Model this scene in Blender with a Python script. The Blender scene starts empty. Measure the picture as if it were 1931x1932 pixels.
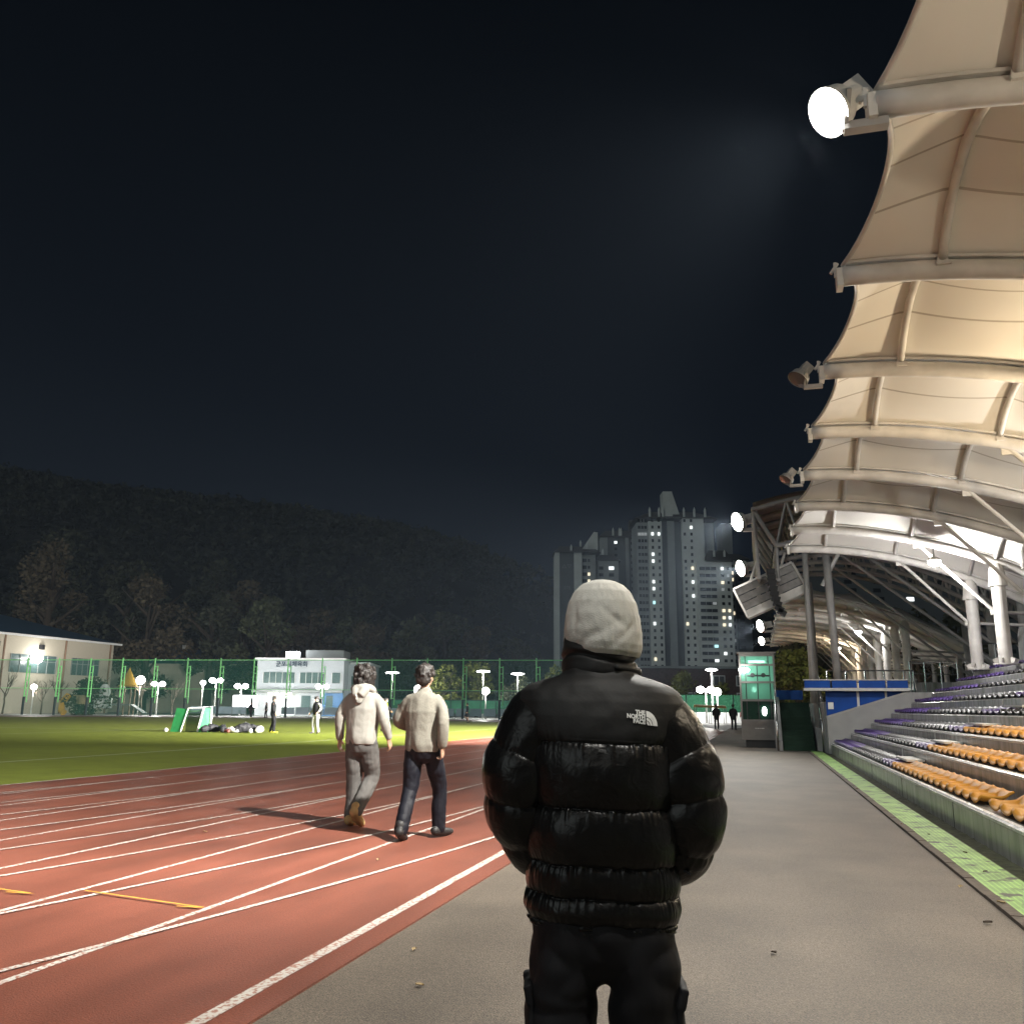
import bpy, bmesh, math, random
import numpy as np
from mathutils import Vector, Matrix, noise as mnoise

R = math.radians
random.seed(7)
rng = np.random.default_rng(7)
SC = bpy.context.scene
COL = SC.collection

# ------------------------------------------------------------------ camera
CAM_YAW, CAM_PITCH, CAM_ROLL = R(15.0476), R(12.2927), R(0.5)
EYE = Vector((0.0, 0.0, 1.35))
cam_d = bpy.data.cameras.new("camera")
cam = bpy.data.objects.new("camera", cam_d)
COL.objects.link(cam)
cam.location = EYE
cam.matrix_world = (Matrix.Translation(EYE) @ Matrix.Rotation(CAM_YAW, 4, 'Z')
                    @ Matrix.Rotation(R(90) + CAM_PITCH, 4, 'X') @ Matrix.Rotation(CAM_ROLL, 4, 'Z'))
cam_d.sensor_fit = 'HORIZONTAL'
cam_d.sensor_width = 36.0
cam_d.lens = 36.0 * 1700.0 / 1931.0
cam_d.clip_start = 0.05
cam_d.clip_end = 3000
SC.camera = cam

# ------------------------------------------------------------------ night sky
w = bpy.data.worlds.new("World")
SC.world = w
w.use_nodes = True
nt = w.node_tree
nt.nodes.clear()
wo = nt.nodes.new('ShaderNodeOutputWorld')
sky = nt.nodes.new('ShaderNodeTexSky')
sky.sky_type = 'NISHITA'
sky.sun_disc = False
sky.sun_elevation = R(-8)
sky.sun_rotation = R(200)
bg1 = nt.nodes.new('ShaderNodeBackground'); bg1.inputs[1].default_value = 0.02
nt.links.new(sky.outputs[0], bg1.inputs[0])
# skyglow of the town: a little lighter low down
geo = nt.nodes.new('ShaderNodeNewGeometry')
sep = nt.nodes.new('ShaderNodeSeparateXYZ'); nt.links.new(geo.outputs['Incoming'], sep.inputs[0])
mr = nt.nodes.new('ShaderNodeMapRange')
mr.inputs[1].default_value = 0.0; mr.inputs[2].default_value = -0.75
nt.links.new(sep.outputs[2], mr.inputs[0])
cr = nt.nodes.new('ShaderNodeValToRGB')
cr.color_ramp.elements[0].color = (0.0040, 0.0064, 0.0112, 1)
cr.color_ramp.elements[1].color = (0.0009, 0.0014, 0.0024, 1)
nt.links.new(mr.outputs[0], cr.inputs[0])
bg2 = nt.nodes.new('ShaderNodeBackground'); bg2.inputs[1].default_value = 1.0
nt.links.new(cr.outputs[0], bg2.inputs[0])
ad = nt.nodes.new('ShaderNodeAddShader')
nt.links.new(bg1.outputs[0], ad.inputs[0]); nt.links.new(bg2.outputs[0], ad.inputs[1])
nt.links.new(ad.outputs[0], wo.inputs[0])

sun_d = bpy.data.lights.new("skyglow_sun", 'SUN')
sun_d.energy = 0.5; sun_d.angle = R(40); sun_d.color = (0.92, 1.0, 0.98)
sun = bpy.data.objects.new("skyglow_sun", sun_d); COL.objects.link(sun)
sun.rotation_euler = (R(68), 0, R(-25))

SC.view_settings.view_transform = 'Standard'
SC.view_settings.look = 'None'
SC.view_settings.exposure = 0
SC.view_settings.gamma = 1
SC.cycles.use_denoising = True
SC.cycles.max_bounces = 8
SC.cycles.transparent_max_bounces = 24
SC.cycles.sample_clamp_indirect = 4.0
SC.cycles.caustics_reflective = False
SC.cycles.caustics_refractive = False

# ------------------------------------------------------------------ helpers
def at(u, d, z=0.0):
    """ground point u metres right and d metres ahead of the spectator standing at the origin"""
    c, s = math.cos(CAM_YAW), math.sin(CAM_YAW)
    return Vector((u * c - d * s, u * s + d * c, z))

def lin(r, g, b):
    f = lambda v: (v / 255 / 12.92) if v / 255 <= 0.04045 else ((v / 255 + 0.055) / 1.055) ** 2.4
    return (f(r), f(g), f(b))

TMP = bpy.data.scenes.new('workbench')      # an empty scene to evaluate modifiers in; removed at the end
MATS = {}
def mat(name, col, rough=0.6, metal=0.0, var=0.12, scale=6.0, bump=0.0, bscale=40.0, spec=0.5, stretch=(1, 1, 1), trans=0.0, detail=4.0):
    m = bpy.data.materials.new(name); m.use_nodes = True
    n = m.node_tree; b = n.nodes['Principled BSDF']
    b.inputs['Roughness'].default_value = rough
    b.inputs['Metallic'].default_value = metal
    b.inputs['Specular IOR Level'].default_value = spec
    tc = n.nodes.new('ShaderNodeTexCoord'); mp = n.nodes.new('ShaderNodeMapping')
    mp.inputs['Scale'].default_value = stretch
    n.links.new(tc.outputs['Object'], mp.inputs[0])
    no = n.nodes.new('ShaderNodeTexNoise'); no.inputs['Scale'].default_value = scale; no.inputs['Detail'].default_value = detail
    n.links.new(mp.outputs[0], no.inputs['Vector'])
    r = n.nodes.new('ShaderNodeValToRGB')
    r.color_ramp.elements[0].position = 0.3; r.color_ramp.elements[1].position = 0.7
    r.color_ramp.elements[0].color = tuple(max(0, c * (1 - var)) for c in col) + (1,)
    r.color_ramp.elements[1].color = tuple(min(1, c * (1 + var)) for c in col) + (1,)
    n.links.new(no.outputs[0], r.inputs[0]); n.links.new(r.outputs[0], b.inputs['Base Color'])
    if bump > 0:
        n2 = n.nodes.new('ShaderNodeTexNoise'); n2.inputs['Scale'].default_value = bscale; n2.inputs['Detail'].default_value = 3
        n.links.new(mp.outputs[0], n2.inputs['Vector'])
        bp = n.nodes.new('ShaderNodeBump'); bp.inputs['Strength'].default_value = bump; bp.inputs['Distance'].default_value = 0.01
        n.links.new(n2.outputs[0], bp.inputs['Height']); n.links.new(bp.outputs[0], b.inputs['Normal'])
    if trans > 0:
        b.inputs['Transmission Weight'].default_value = trans
    MATS[name] = m
    return m

def emat(name, col, strength):
    m = bpy.data.materials.new(name); m.use_nodes = True
    n = m.node_tree; b = n.nodes['Principled BSDF']
    b.inputs['Base Color'].default_value = (0.8, 0.8, 0.8, 1)
    b.inputs['Emission Color'].default_value = tuple(col) + (1,)
    b.inputs['Emission Strength'].default_value = strength
    MATS[name] = m
    return m

def netmat(name, col, cover, cells=0.0):
    """woven net: cover = share of the cloth that is thread"""
    m = bpy.data.materials.new(name); m.use_nodes = True
    n = m.node_tree; b = n.nodes['Principled BSDF']; o = n.nodes['Material Output']
    b.inputs['Base Color'].default_value = tuple(col) + (1,); b.inputs['Roughness'].default_value = 0.8
    t = n.nodes.new('ShaderNodeBsdfTransparent'); mx = n.nodes.new('ShaderNodeMixShader')
    mx.inputs[0].default_value = cover
    n.links.new(t.outputs[0], mx.inputs[1]); n.links.new(b.outputs[0], mx.inputs[2]); n.links.new(mx.outputs[0], o.inputs[0])
    MATS[name] = m
    return m

class MB:
    """collects shapes, builds ONE mesh object"""
    def __init__(s): s.v = []; s.f = []; s.m = []
    def add(s, vs, fs, mi=0):
        b = len(s.v); s.v.extend([tuple(p) for p in vs]); s.f.extend([tuple(i + b for i in q) for q in fs]); s.m.extend([mi] * len(fs)); return s
    def box(s, c, d, rz=0.0, mi=0, M=None):
        hx, hy, hz = d[0] / 2, d[1] / 2, d[2] / 2
        vs = [Vector((x, y, z)) for x in (-hx, hx) for y in (-hy, hy) for z in (-hz, hz)]
        T = Matrix.Translation(Vector(c)) @ (M if M is not None else Matrix.Rotation(rz, 4, 'Z'))
        return s.add([T @ p for p in vs], [(0, 1, 3, 2), (4, 6, 7, 5), (0, 4, 5, 1), (2, 3, 7, 6), (0, 2, 6, 4), (1, 5, 7, 3)], mi)
    def beam(s, a, b, wd, ht, mi=0):
        """rectangular bar from a to b"""
        a, b = Vector(a), Vector(b); t = (b - a)
        q = t.to_track_quat('Y', 'Z').to_matrix().to_4x4()
        return s.box((a + b) / 2, (wd, t.length, ht), M=q, mi=mi)
    def tube(s, pts, r, n=10, cap=True, mi=0):
        pts = [Vector(p) for p in pts]
        rs = list(r) if hasattr(r, '__len__') else [r] * len(pts)
        rings = []; prev = None
        for i, p in enumerate(pts):
            t = (pts[min(i + 1, len(pts) - 1)] - pts[max(i - 1, 0)])
            t = t.normalized() if t.length > 1e-9 else Vector((0, 0, 1))
            if prev is None:
                a = t.orthogonal().normalized()
            else:
                a = (prev - t * prev.dot(t)); a = a.normalized() if a.length > 1e-6 else t.orthogonal().normalized()
            prev = a; b = t.cross(a)
            rings.append([p + (a * math.cos(2 * math.pi * k / n) + b * math.sin(2 * math.pi * k / n)) * rs[i] for k in range(n)])
        vs = [q for g in rings for q in g]; fs = []
        for i in range(len(rings) - 1):
            for k in range(n):
                k2 = (k + 1) % n
                fs.append((i * n + k, i * n + k2, (i + 1) * n + k2, (i + 1) * n + k))
        if cap:
            fs.append(tuple(range(n - 1, -1, -1))); fs.append(tuple((len(rings) - 1) * n + k for k in range(n)))
        return s.add(vs, fs, mi)
    def cone(s, base, top, r0, r1, n=16, mi=0):
        return s.tube([base, top], [r0, max(r1, 1e-4)], n, True, mi)
    def limb(s, pts, rad, n=14, sub=5):
        """rounded, smoothly tapering limb through pts; rad entries r or (rx, ry) with rx along world x"""
        P = [Vector(p) for p in pts]; RR = [(r, r) if not hasattr(r, '__len__') else tuple(r) for r in rad]
        Q = []; QR = []
        for i in range(len(P) - 1):
            p0, p1, p2, p3 = P[max(i - 1, 0)], P[i], P[i + 1], P[min(i + 2, len(P) - 1)]
            for k in range(sub):
                t = k / sub
                q = 0.5 * ((2 * p1) + (p2 - p0) * t + (2 * p0 - 5 * p1 + 4 * p2 - p3) * t * t + (3 * p1 - p0 - 3 * p2 + p3) * t ** 3)
                Q.append(q); e = t * t * (3 - 2 * t) if False else t
                QR.append(tuple(a + (b - a) * e for a, b in zip(RR[i], RR[i + 1])))
        Q.append(P[-1]); QR.append(RR[-1])
        t0 = (Q[0] - Q[1]).normalized(); t1 = (Q[-1] - Q[-2]).normalized()
        pre = []; post = []
        for a in (80, 55, 28):
            pre.append((Q[0] + t0 * min(QR[0]) * math.sin(R(a)), tuple(x * math.cos(R(a)) for x in QR[0])))
        for a in (28, 55, 80):
            post.append((Q[-1] + t1 * min(QR[-1]) * math.sin(R(a)), tuple(x * math.cos(R(a)) for x in QR[-1])))
        allq = pre + list(zip(Q, QR)) + post
        rings = []
        for i, (p, rr) in enumerate(allq):
            t = (allq[min(i + 1, len(allq) - 1)][0] - allq[max(i - 1, 0)][0]).normalized()
            a = Vector((1, 0, 0)) - t * t.x
            if a.length < 0.15: a = Vector((0, 1, 0)) - t * t.y
            a.normalize(); b = t.cross(a)
            rings.append([p + a * (math.cos(2 * math.pi * k / n) * rr[0]) + b * (math.sin(2 * math.pi * k / n) * rr[1]) for k in range(n)])
        vs = [q for g in rings for q in g]; fs = []
        for i in range(len(rings) - 1):
            for k in range(n):
                k2 = (k + 1) % n
                fs.append((i * n + k, i * n + k2, (i + 1) * n + k2, (i + 1) * n + k))
        fs.append(tuple(range(n - 1, -1, -1))); fs.append(tuple((len(rings) - 1) * n + k for k in range(n)))
        return s.add(vs, fs)
    def ball(s, c, r, n=16, m=10, mi=0):
        r = r if hasattr(r, '__len__') else (r, r, r)
        vs = [(c[0], c[1], c[2] + r[2])]
        for i in range(1, m):
            a = math.pi * i / m
            for k in range(n):
                b = 2 * math.pi * k / n
                vs.append((c[0] + r[0] * math.sin(a) * math.cos(b), c[1] + r[1] * math.sin(a) * math.sin(b), c[2] + r[2] * math.cos(a)))
        vs.append((c[0], c[1], c[2] - r[2])); fs = []
        for k in range(n):
            k2 = (k + 1) % n
            fs.append((0, 1 + k, 1 + k2))
            for i in range(m - 2):
                fs.append((1 + i * n + k, 1 + (i + 1) * n + k, 1 + (i + 1) * n + k2, 1 + i * n + k2))
            fs.append((1 + (m - 2) * n + k, len(vs) - 1, 1 + (m - 2) * n + k2))
        return s.add(vs, fs, mi)
    def grid(s, fn, nu, nv, mi=0, closed=False):
        vs = [fn(i / nu, j / nv) for j in range(nv + 1) for i in range(nu + (0 if closed else 1))]
        W = nu + (0 if closed else 1); fs = []
        for j in range(nv):
            for i in range(nu):
                i2 = (i + 1) % W if closed else i + 1
                fs.append((j * W + i, j * W + i2, (j + 1) * W + i2, (j + 1) * W + i))
        return s.add(vs, fs, mi)
    def mesh(s, name, mats, off=(0, 0, 0), smooth=False):
        me = bpy.data.meshes.new(name)
        o = Vector(off)
        me.from_pydata([(p[0] - o.x, p[1] - o.y, p[2] - o.z) for p in s.v], [], s.f)
        mats = mats if isinstance(mats, (list, tuple)) else [mats]
        for m in mats: me.materials.append(m)
        if len(mats) > 1: me.polygons.foreach_set('material_index', s.m)
        if smooth: me.polygons.foreach_set('use_smooth', [True] * len(me.polygons))
        me.update()
        return me
    def build(s, name, mats, parent=None, smooth=False, root=None):
        """coordinates are world coordinates; parent's (or its parent's) origin is taken off"""
        off = Vector((0, 0, 0)); p = parent
        while p is not None: off = off + p.location; p = p.parent
        o = bpy.data.objects.new(name, s.mesh(name, mats, off, smooth)); COL.objects.link(o)
        if parent is not None: o.parent = parent
        return o

def tag(o, label=None, cat=None, group=None, kind=None):
    if label: o['label'] = label
    if cat: o['category'] = cat
    if group: o['group'] = group
    if kind: o['kind'] = kind
    return o

def thing(name, label, cat, loc=(0, 0, 0), rz=0.0, group=None):
    o = bpy.data.objects.new(name, None); COL.objects.link(o)
    o.location = loc; o.rotation_euler = (0, 0, rz); o.empty_display_size = 0.2
    return tag(o, label, cat, group)

def part(name, me, parent, loc=(0, 0, 0)):
    o = bpy.data.objects.new(name, me); COL.objects.link(o); o.parent = parent; o.location = loc
    return o

def copy_tree(o, parent=None):
    c = o.copy(); COL.objects.link(c); c.parent = parent
    if parent is not None: c.matrix_parent_inverse = o.matrix_parent_inverse
    for ch in [x for x in COL.objects if x.parent == o]: copy_tree(ch, c)
    return c

def struct(name, mb, m, smooth=False):
    return tag(mb.build(name, m, None, smooth), kind='structure')

def remesh(mb, voxel, iters=4, name='tmp', factor=0.5):
    me = mb.mesh(name, []) if False else bpy.data.meshes.new(name)
    me.from_pydata([tuple(p) for p in mb.v], [], mb.f); me.update()
    o = bpy.data.objects.new(name, me); TMP.collection.objects.link(o)
    md = o.modifiers.new('r', 'REMESH'); md.mode = 'VOXEL'; md.voxel_size = voxel; md.adaptivity = 0
    if iters:
        ms = o.modifiers.new('s', 'SMOOTH'); ms.iterations = iters; ms.factor = factor
    TMP.view_layers[0].update(); dg = TMP.view_layers[0].depsgraph
    out = bpy.data.meshes.new_from_object(o.evaluated_get(dg), depsgraph=dg)
    bpy.data.objects.remove(o); bpy.data.meshes.remove(me)
    out.polygons.foreach_set('use_smooth', [True] * len(out.polygons))
    out.name = name
    return out

def wrinkle(me, amp, freq, stretch=(1, 1, 1), seed=0.0, amp2=0.0, freq2=0.0):
    """push the cloth in and out along its normals"""
    nor = [v.normal.copy() for v in me.vertices]
    for v, nv in zip(me.vertices, nor):
        p = v.co; q = Vector((p.x * stretch[0], p.y * stretch[1], p.z * stretch[2]))
        d = amp * mnoise.noise(q * freq + Vector((seed, 0, 0)))
        if amp2: d += amp2 * (abs(mnoise.noise(q * freq2 + Vector((0, seed, 0)))) * 2 - 0.5)
        v.co = p + nv * d
    me.update()
    return me

def text_mesh(body, size, extrude=0.0, bold=0.0, align='CENTER'):
    cu = bpy.data.curves.new('t', 'FONT'); cu.body = body; cu.size = size; cu.extrude = extrude; cu.offset = bold
    cu.align_x = align; cu.align_y = 'CENTER'; cu.resolution_u = 4
    o = bpy.data.objects.new('t', cu); TMP.collection.objects.link(o)
    TMP.view_layers[0].update(); dg = TMP.view_layers[0].depsgraph
    me = bpy.data.meshes.new_from_object(o.evaluated_get(dg), depsgraph=dg)
    bpy.data.objects.remove(o); bpy.data.curves.remove(cu)
    return me

def lamp(name, kind, loc, energy, col=(1, 1, 1), radius=0.1, aim=None, cone=120, blend=0.6):
    d = bpy.data.lights.new(name, kind); d.energy = energy; d.color = col
    d.shadow_soft_size = radius
    if kind == 'SPOT': d.spot_size = R(cone); d.spot_blend = blend
    o = bpy.data.objects.new(name, d); COL.objects.link(o); o.location = loc
    if aim is not None:
        o.rotation_euler = (Vector(aim) - Vector(loc)).to_track_quat('-Z', 'Y').to_euler()
    return o

# ------------------------------------------------------------------ materials
M_ground = mat('ground_dirt', (0.10, 0.095, 0.085), 0.9, var=0.25, scale=0.6)
M_paving = mat('pale_paving', (0.30, 0.30, 0.29), 0.7, var=0.15, scale=1.2)
M_steelw = mat('white_paint_steel', (0.60, 0.58, 0.55), 0.5, var=0.20, scale=2.2, bump=0.05, bscale=20)
M_steelg = mat('grey_paint_steel', (0.30, 0.29, 0.28), 0.5, var=0.15, scale=3)
M_dark = mat('dark_metal', (0.02, 0.02, 0.022), 0.5, var=0.2)
M_chrome = mat('stainless_steel', (0.6, 0.6, 0.6), 0.22, 1.0, var=0.05)
M_white = mat('white_paint', (0.75, 0.75, 0.74), 0.5, var=0.06)
M_greenp = mat('green_post_paint', (0.25, 0.70, 0.25), 0.5, var=0.12)
M_greend = mat('dark_green_paint', (0.015, 0.035, 0.035), 0.6, var=0.2)
M_bark = mat('bark', (0.06, 0.045, 0.03), 0.9, var=0.3, scale=8)
E_lamp = emat('floodlight_glass', (1.0, 0.98, 0.9), 60)
E_park = emat('park_lamp_glass', (1.0, 0.99, 0.95), 25)
E_win = emat('lit_window_white', (0.95, 1.0, 1.0), 1.5)
E_winw = emat('lit_window_warm', (1.0, 0.86, 0.6), 1.2)
E_winc = emat('lit_window_cyan', (0.5, 0.95, 1.0), 1.2)
E_wind = emat('lit_window_dim', (0.8, 0.85, 0.85), 0.18)
E_screen = emat('lit_board', (0.95, 0.93, 1.0), 8)

def grain(m, sc, lo, hi, wear=None):
    """coarse grains, and broad worn smears, over a material's colour"""
    n = m.node_tree; b = n.nodes['Principled BSDF']
    tc = n.nodes.new('ShaderNodeTexCoord')
    for scale, a, c, det, st in ((sc, lo, hi, 2, (1, 1, 1)),) + ((wear,) if wear else ()):
        src = b.inputs['Base Color'].links[0].from_socket
        mp = n.nodes.new('ShaderNodeMapping'); mp.inputs['Scale'].default_value = st
        n.links.new(tc.outputs['Object'], mp.inputs[0])
        no = n.nodes.new('ShaderNodeTexNoise'); no.inputs['Scale'].default_value = scale; no.inputs['Detail'].default_value = det
        n.links.new(mp.outputs[0], no.inputs['Vector'])
        r = n.nodes.new('ShaderNodeMapRange'); r.inputs[1].default_value = 0.3; r.inputs[2].default_value = 0.7
        r.inputs[3].default_value = a; r.inputs[4].default_value = c
        n.links.new(no.outputs[0], r.inputs[0])
        mx = n.nodes.new('ShaderNodeMix'); mx.data_type = 'RGBA'; mx.blend_type = 'MULTIPLY'; mx.inputs[0].default_value = 1
        n.links.new(src, mx.inputs[6]); n.links.new(r.outputs[0], mx.inputs[7]); n.links.new(mx.outputs[2], b.inputs['Base Color'])
    return m
def track_mat():
    m = mat('red_track_rubber', (0.185, 0.060, 0.038), 0.45, var=0.16, scale=0.9, bump=0.35, bscale=120, spec=0.5, detail=8)
    return grain(m, 90, 0.7, 1.3, (1.0, 0.72, 1.22, 7, (2.2, 0.5, 1)))
def asphalt_mat():
    m = mat('brown_asphalt', (0.104, 0.084, 0.064), 0.66, var=0.16, scale=1.3, bump=0.6, bscale=130, detail=9)
    n = m.node_tree; b = n.nodes['Principled BSDF']
    src = b.inputs['Base Color'].links[0].from_socket
    tc = n.nodes.new('ShaderNodeTexCoord')
    no = n.nodes.new('ShaderNodeTexNoise'); no.inputs['Scale'].default_value = 95; no.inputs['Detail'].default_value = 2
    n.links.new(tc.outputs['Object'], no.inputs['Vector'])
    r = n.nodes.new('ShaderNodeMapRange'); r.inputs[1].default_value = 0.3; r.inputs[2].default_value = 0.7
    r.inputs[3].default_value = 0.45; r.inputs[4].default_value = 1.6
    n.links.new(no.outputs[0], r.inputs[0])
    mx = n.nodes.new('ShaderNodeMix'); mx.data_type = 'RGBA'; mx.blend_type = 'MULTIPLY'; mx.inputs[0].default_value = 1
    n.links.new(src, mx.inputs[6]); n.links.new(r.outputs[0], mx.inputs[7]); n.links.new(mx.outputs[2], b.inputs['Base Color'])
    return m
def line_mat():
    """white lane paint worn through by the rubber grains"""
    m = mat('worn_white_lane_paint', (0.50, 0.47, 0.43), 0.6, var=0.1, scale=2)
    n = m.node_tree; b = n.nodes['Principled BSDF']
    src = b.inputs['Base Color'].links[0].from_socket
    tc = n.nodes.new('ShaderNodeTexCoord')
    no = n.nodes.new('ShaderNodeTexNoise'); no.inputs['Scale'].default_value = 45; no.inputs['Detail'].default_value = 4
    n.links.new(tc.outputs['Object'], no.inputs['Vector'])
    r = n.nodes.new('ShaderNodeMapRange'); r.inputs[1].default_value = 0.42; r.inputs[2].default_value = 0.5
    r.inputs[3].default_value = 0.0; r.inputs[4].default_value = 1.0
    n.links.new(no.outputs[0], r.inputs[0])
    mx = n.nodes.new('ShaderNodeMix'); mx.data_type = 'RGBA'
    mx.inputs[6].default_value = (0.30, 0.15, 0.11, 1)
    n.links.new(r.outputs[0], mx.inputs[0]); n.links.new(src, mx.inputs[7]); n.links.new(mx.outputs[2], b.inputs['Base Color'])
    return m
M_track = track_mat(); M_path = grain(asphalt_mat(), 30, 0.82, 1.18, (0.7, 0.78, 1.2, 8, (1.6, 0.7, 1))); M_line = line_mat()
M_turf = mat('artificial_turf', (0.15, 0.18, 0.02), 0.75, var=0.12, scale=1.5, bump=0.8, bscale=90, spec=0.25, detail=8)
M_yellow = mat('yellow_mark_paint', (0.55, 0.30, 0.04), 0.6, var=0.2, scale=30)

def concrete_mat():
    """grey coated concrete with run-off streaks and some moss on it"""
    m = mat('grey_stand_concrete', (0.32, 0.32, 0.325), 0.26, var=0.28, scale=5, stretch=(1, 1, 0.25), bump=0.12, bscale=12, detail=7)
    n = m.node_tree; b = n.nodes['Principled BSDF']
    src = b.inputs['Base Color'].links[0].from_socket
    tc = n.nodes.new('ShaderNodeTexCoord')
    mp = n.nodes.new('ShaderNodeMapping'); mp.inputs['Scale'].default_value = (1, 2.2, 0.12)
    n.links.new(tc.outputs['Object'], mp.inputs[0])
    no = n.nodes.new('ShaderNodeTexNoise'); no.inputs['Scale'].default_value = 4; no.inputs['Detail'].default_value = 6
    n.links.new(mp.outputs[0], no.inputs['Vector'])
    r = n.nodes.new('ShaderNodeMapRange'); r.inputs[1].default_value = 0.55; r.inputs[2].default_value = 0.80
    n.links.new(no.outputs[0], r.inputs[0])
    mx = n.nodes.new('ShaderNodeMix'); mx.data_type = 'RGBA'; mx.inputs[7].default_value = (0.10, 0.125, 0.075, 1)
    n.links.new(r.outputs[0], mx.inputs[0]); n.links.new(src, mx.inputs[6]); n.links.new(mx.outputs[2], b.inputs['Base Color'])
    return m
M_conc = concrete_mat()
M_conc2 = mat('smooth_grey_wall', (0.30, 0.30, 0.30), 0.7, var=0.1, scale=2)
M_mem = mat('white_roof_membrane', (0.78, 0.755, 0.70), 0.55, var=0.05, scale=0.8, bump=0.05, bscale=6)
M_seam = mat('membrane_seam', (0.46, 0.42, 0.36), 0.6, var=0.05)
# ================================================================== SETTING: ground
struct('ground', MB().add([(-1500, -400, -0.05), (1500, -400, -0.05), (1500, 1600, -0.05), (-1500, 1600, -0.05)], [(0, 1, 2, 3)]), M_ground)
struct('pale_pavement', MB().add([(-150, 40, -0.03), (70, 40, -0.03), (70, 175, -0.03), (-150, 175, -0.03)], [(0, 1, 2, 3)]), M_paving)
CX, Y0, Y1, RI, RO = -48.4, 15.0, 60.0, 36.1, 46.2
# turf inside the oval
pts = [(CX + RI * math.cos(a), Y1 + RI * math.sin(a)) for a in np.linspace(0, math.pi, 61)]
pts += [(CX - RI * math.cos(a), Y0 - RI * math.sin(a)) for a in np.linspace(0, math.pi, 61)]
struct('playing_field_turf', MB().add([(x, y, 0.014) for x, y in pts], [tuple(range(len(pts)))]), M_turf)
# track
tk = MB()
tk.add([(-12.3, -30, 0.012), (-2.19, -30, 0.012), (-2.19, Y1, 0.012), (-12.3, Y1, 0.012)], [(0, 1, 2, 3)])
tk.add([(-2.19, -30, 0.012), (-2.19, -30, -0.01), (-2.19, Y1, -0.01), (-2.19, Y1, 0.012)], [(0, 1, 2, 3)])
def ring(a0, a1, cy, ri, ro, z, n=90):
    vs = []; fs = []
    for i in range(n + 1):
        a = a0 + (a1 - a0) * i / n
        vs += [(CX + ri * math.cos(a), cy + ri * math.sin(a), z), (CX + ro * math.cos(a), cy + ro * math.sin(a), z)]
        if i: fs.append((2 * i - 2, 2 * i - 1, 2 * i + 1, 2 * i))
    return vs, fs
tk.add(*ring(0, math.pi, Y1, RI, RO + 0.01, 0.012))
tk.add(*ring(math.pi, 2 * math.pi, Y0, RI, RO, 0.008))
tk.add([(CX - RO, Y0, 0.012), (CX - RI, Y0, 0.012), (CX - RI, Y1, 0.012), (CX - RO, Y1, 0.012)], [(0, 1, 2, 3)])
struct('running_track', tk, M_track)
# lane lines: straight ones and the ones that follow the near bend
ln = MB(); LW = 0.05
lanes = [-2.40 - 1.245 * k for k in range(8)]
for i, X in enumerate(lanes):
    hw = 0.038 if i == 0 else LW / 2
    ln.add([(X - hw, -28, 0.016), (X + hw, -28, 0.016), (X + hw, Y1, 0.016), (X - hw, Y1, 0.016)], [(0, 1, 2, 3)])
    r = X - CX
    ln.add(*ring(0, math.pi, Y1, r - hw, r + hw, 0.016, 60))
    vs, fs = ring(math.pi * 1.5, 2 * math.pi, Y0 + 0.4, r - LW / 2, r + LW / 2, 0.020, 160)
    ln.add(vs, fs)
ln.add(*ring(math.pi * 1.5, 2 * math.pi, Y0, -12.28 - CX, -12.2 - CX, 0.020, 120))
ln.add([(-12.28, Y0, 0.016), (-12.2, Y0, 0.016), (-12.2, Y1, 0.016), (-12.28, Y1, 0.016)], [(0, 1, 2, 3)])
struct('lane_marking_lines', ln, M_line)
ym = MB()
def strip(mb, a, b, wd, z):
    a, b = Vector((a[0], a[1], z)), Vector((b[0], b[1], z)); n = (b - a).cross(Vector((0, 0, 1))).normalized() * wd / 2
    mb.add([a - n, b - n, b + n, a + n], [(0, 1, 2, 3)])
for a, b in (((-4.80, 5.97), (-3.66, 5.73)), ((-3.66, 5.73), (-3.86, 5.72)), ((-5.6, 5.87), (-5.07, 5.77)), ((-5.07, 5.77), (-5.3, 5.76))):
    strip(ym, a, b, 0.02, 0.024 if a[0] > -5.06 and b[0] < -3.7 else 0.026)
struct('yellow_marking_lines', ym, M_yellow)
fl = MB()
strip(fl, (-17.4, -5), (-16.7, 62), 0.11, 0.019)
strip(fl, (-17.1, 44), (-77, 44), 0.11, 0.019)
strip(fl, (-33, 30), (-33, 58), 0.1, 0.022)
struct('pitch_marking_lines', fl, mat('pitch_line_paint', (0.36, 0.40, 0.27), 0.7))
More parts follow.
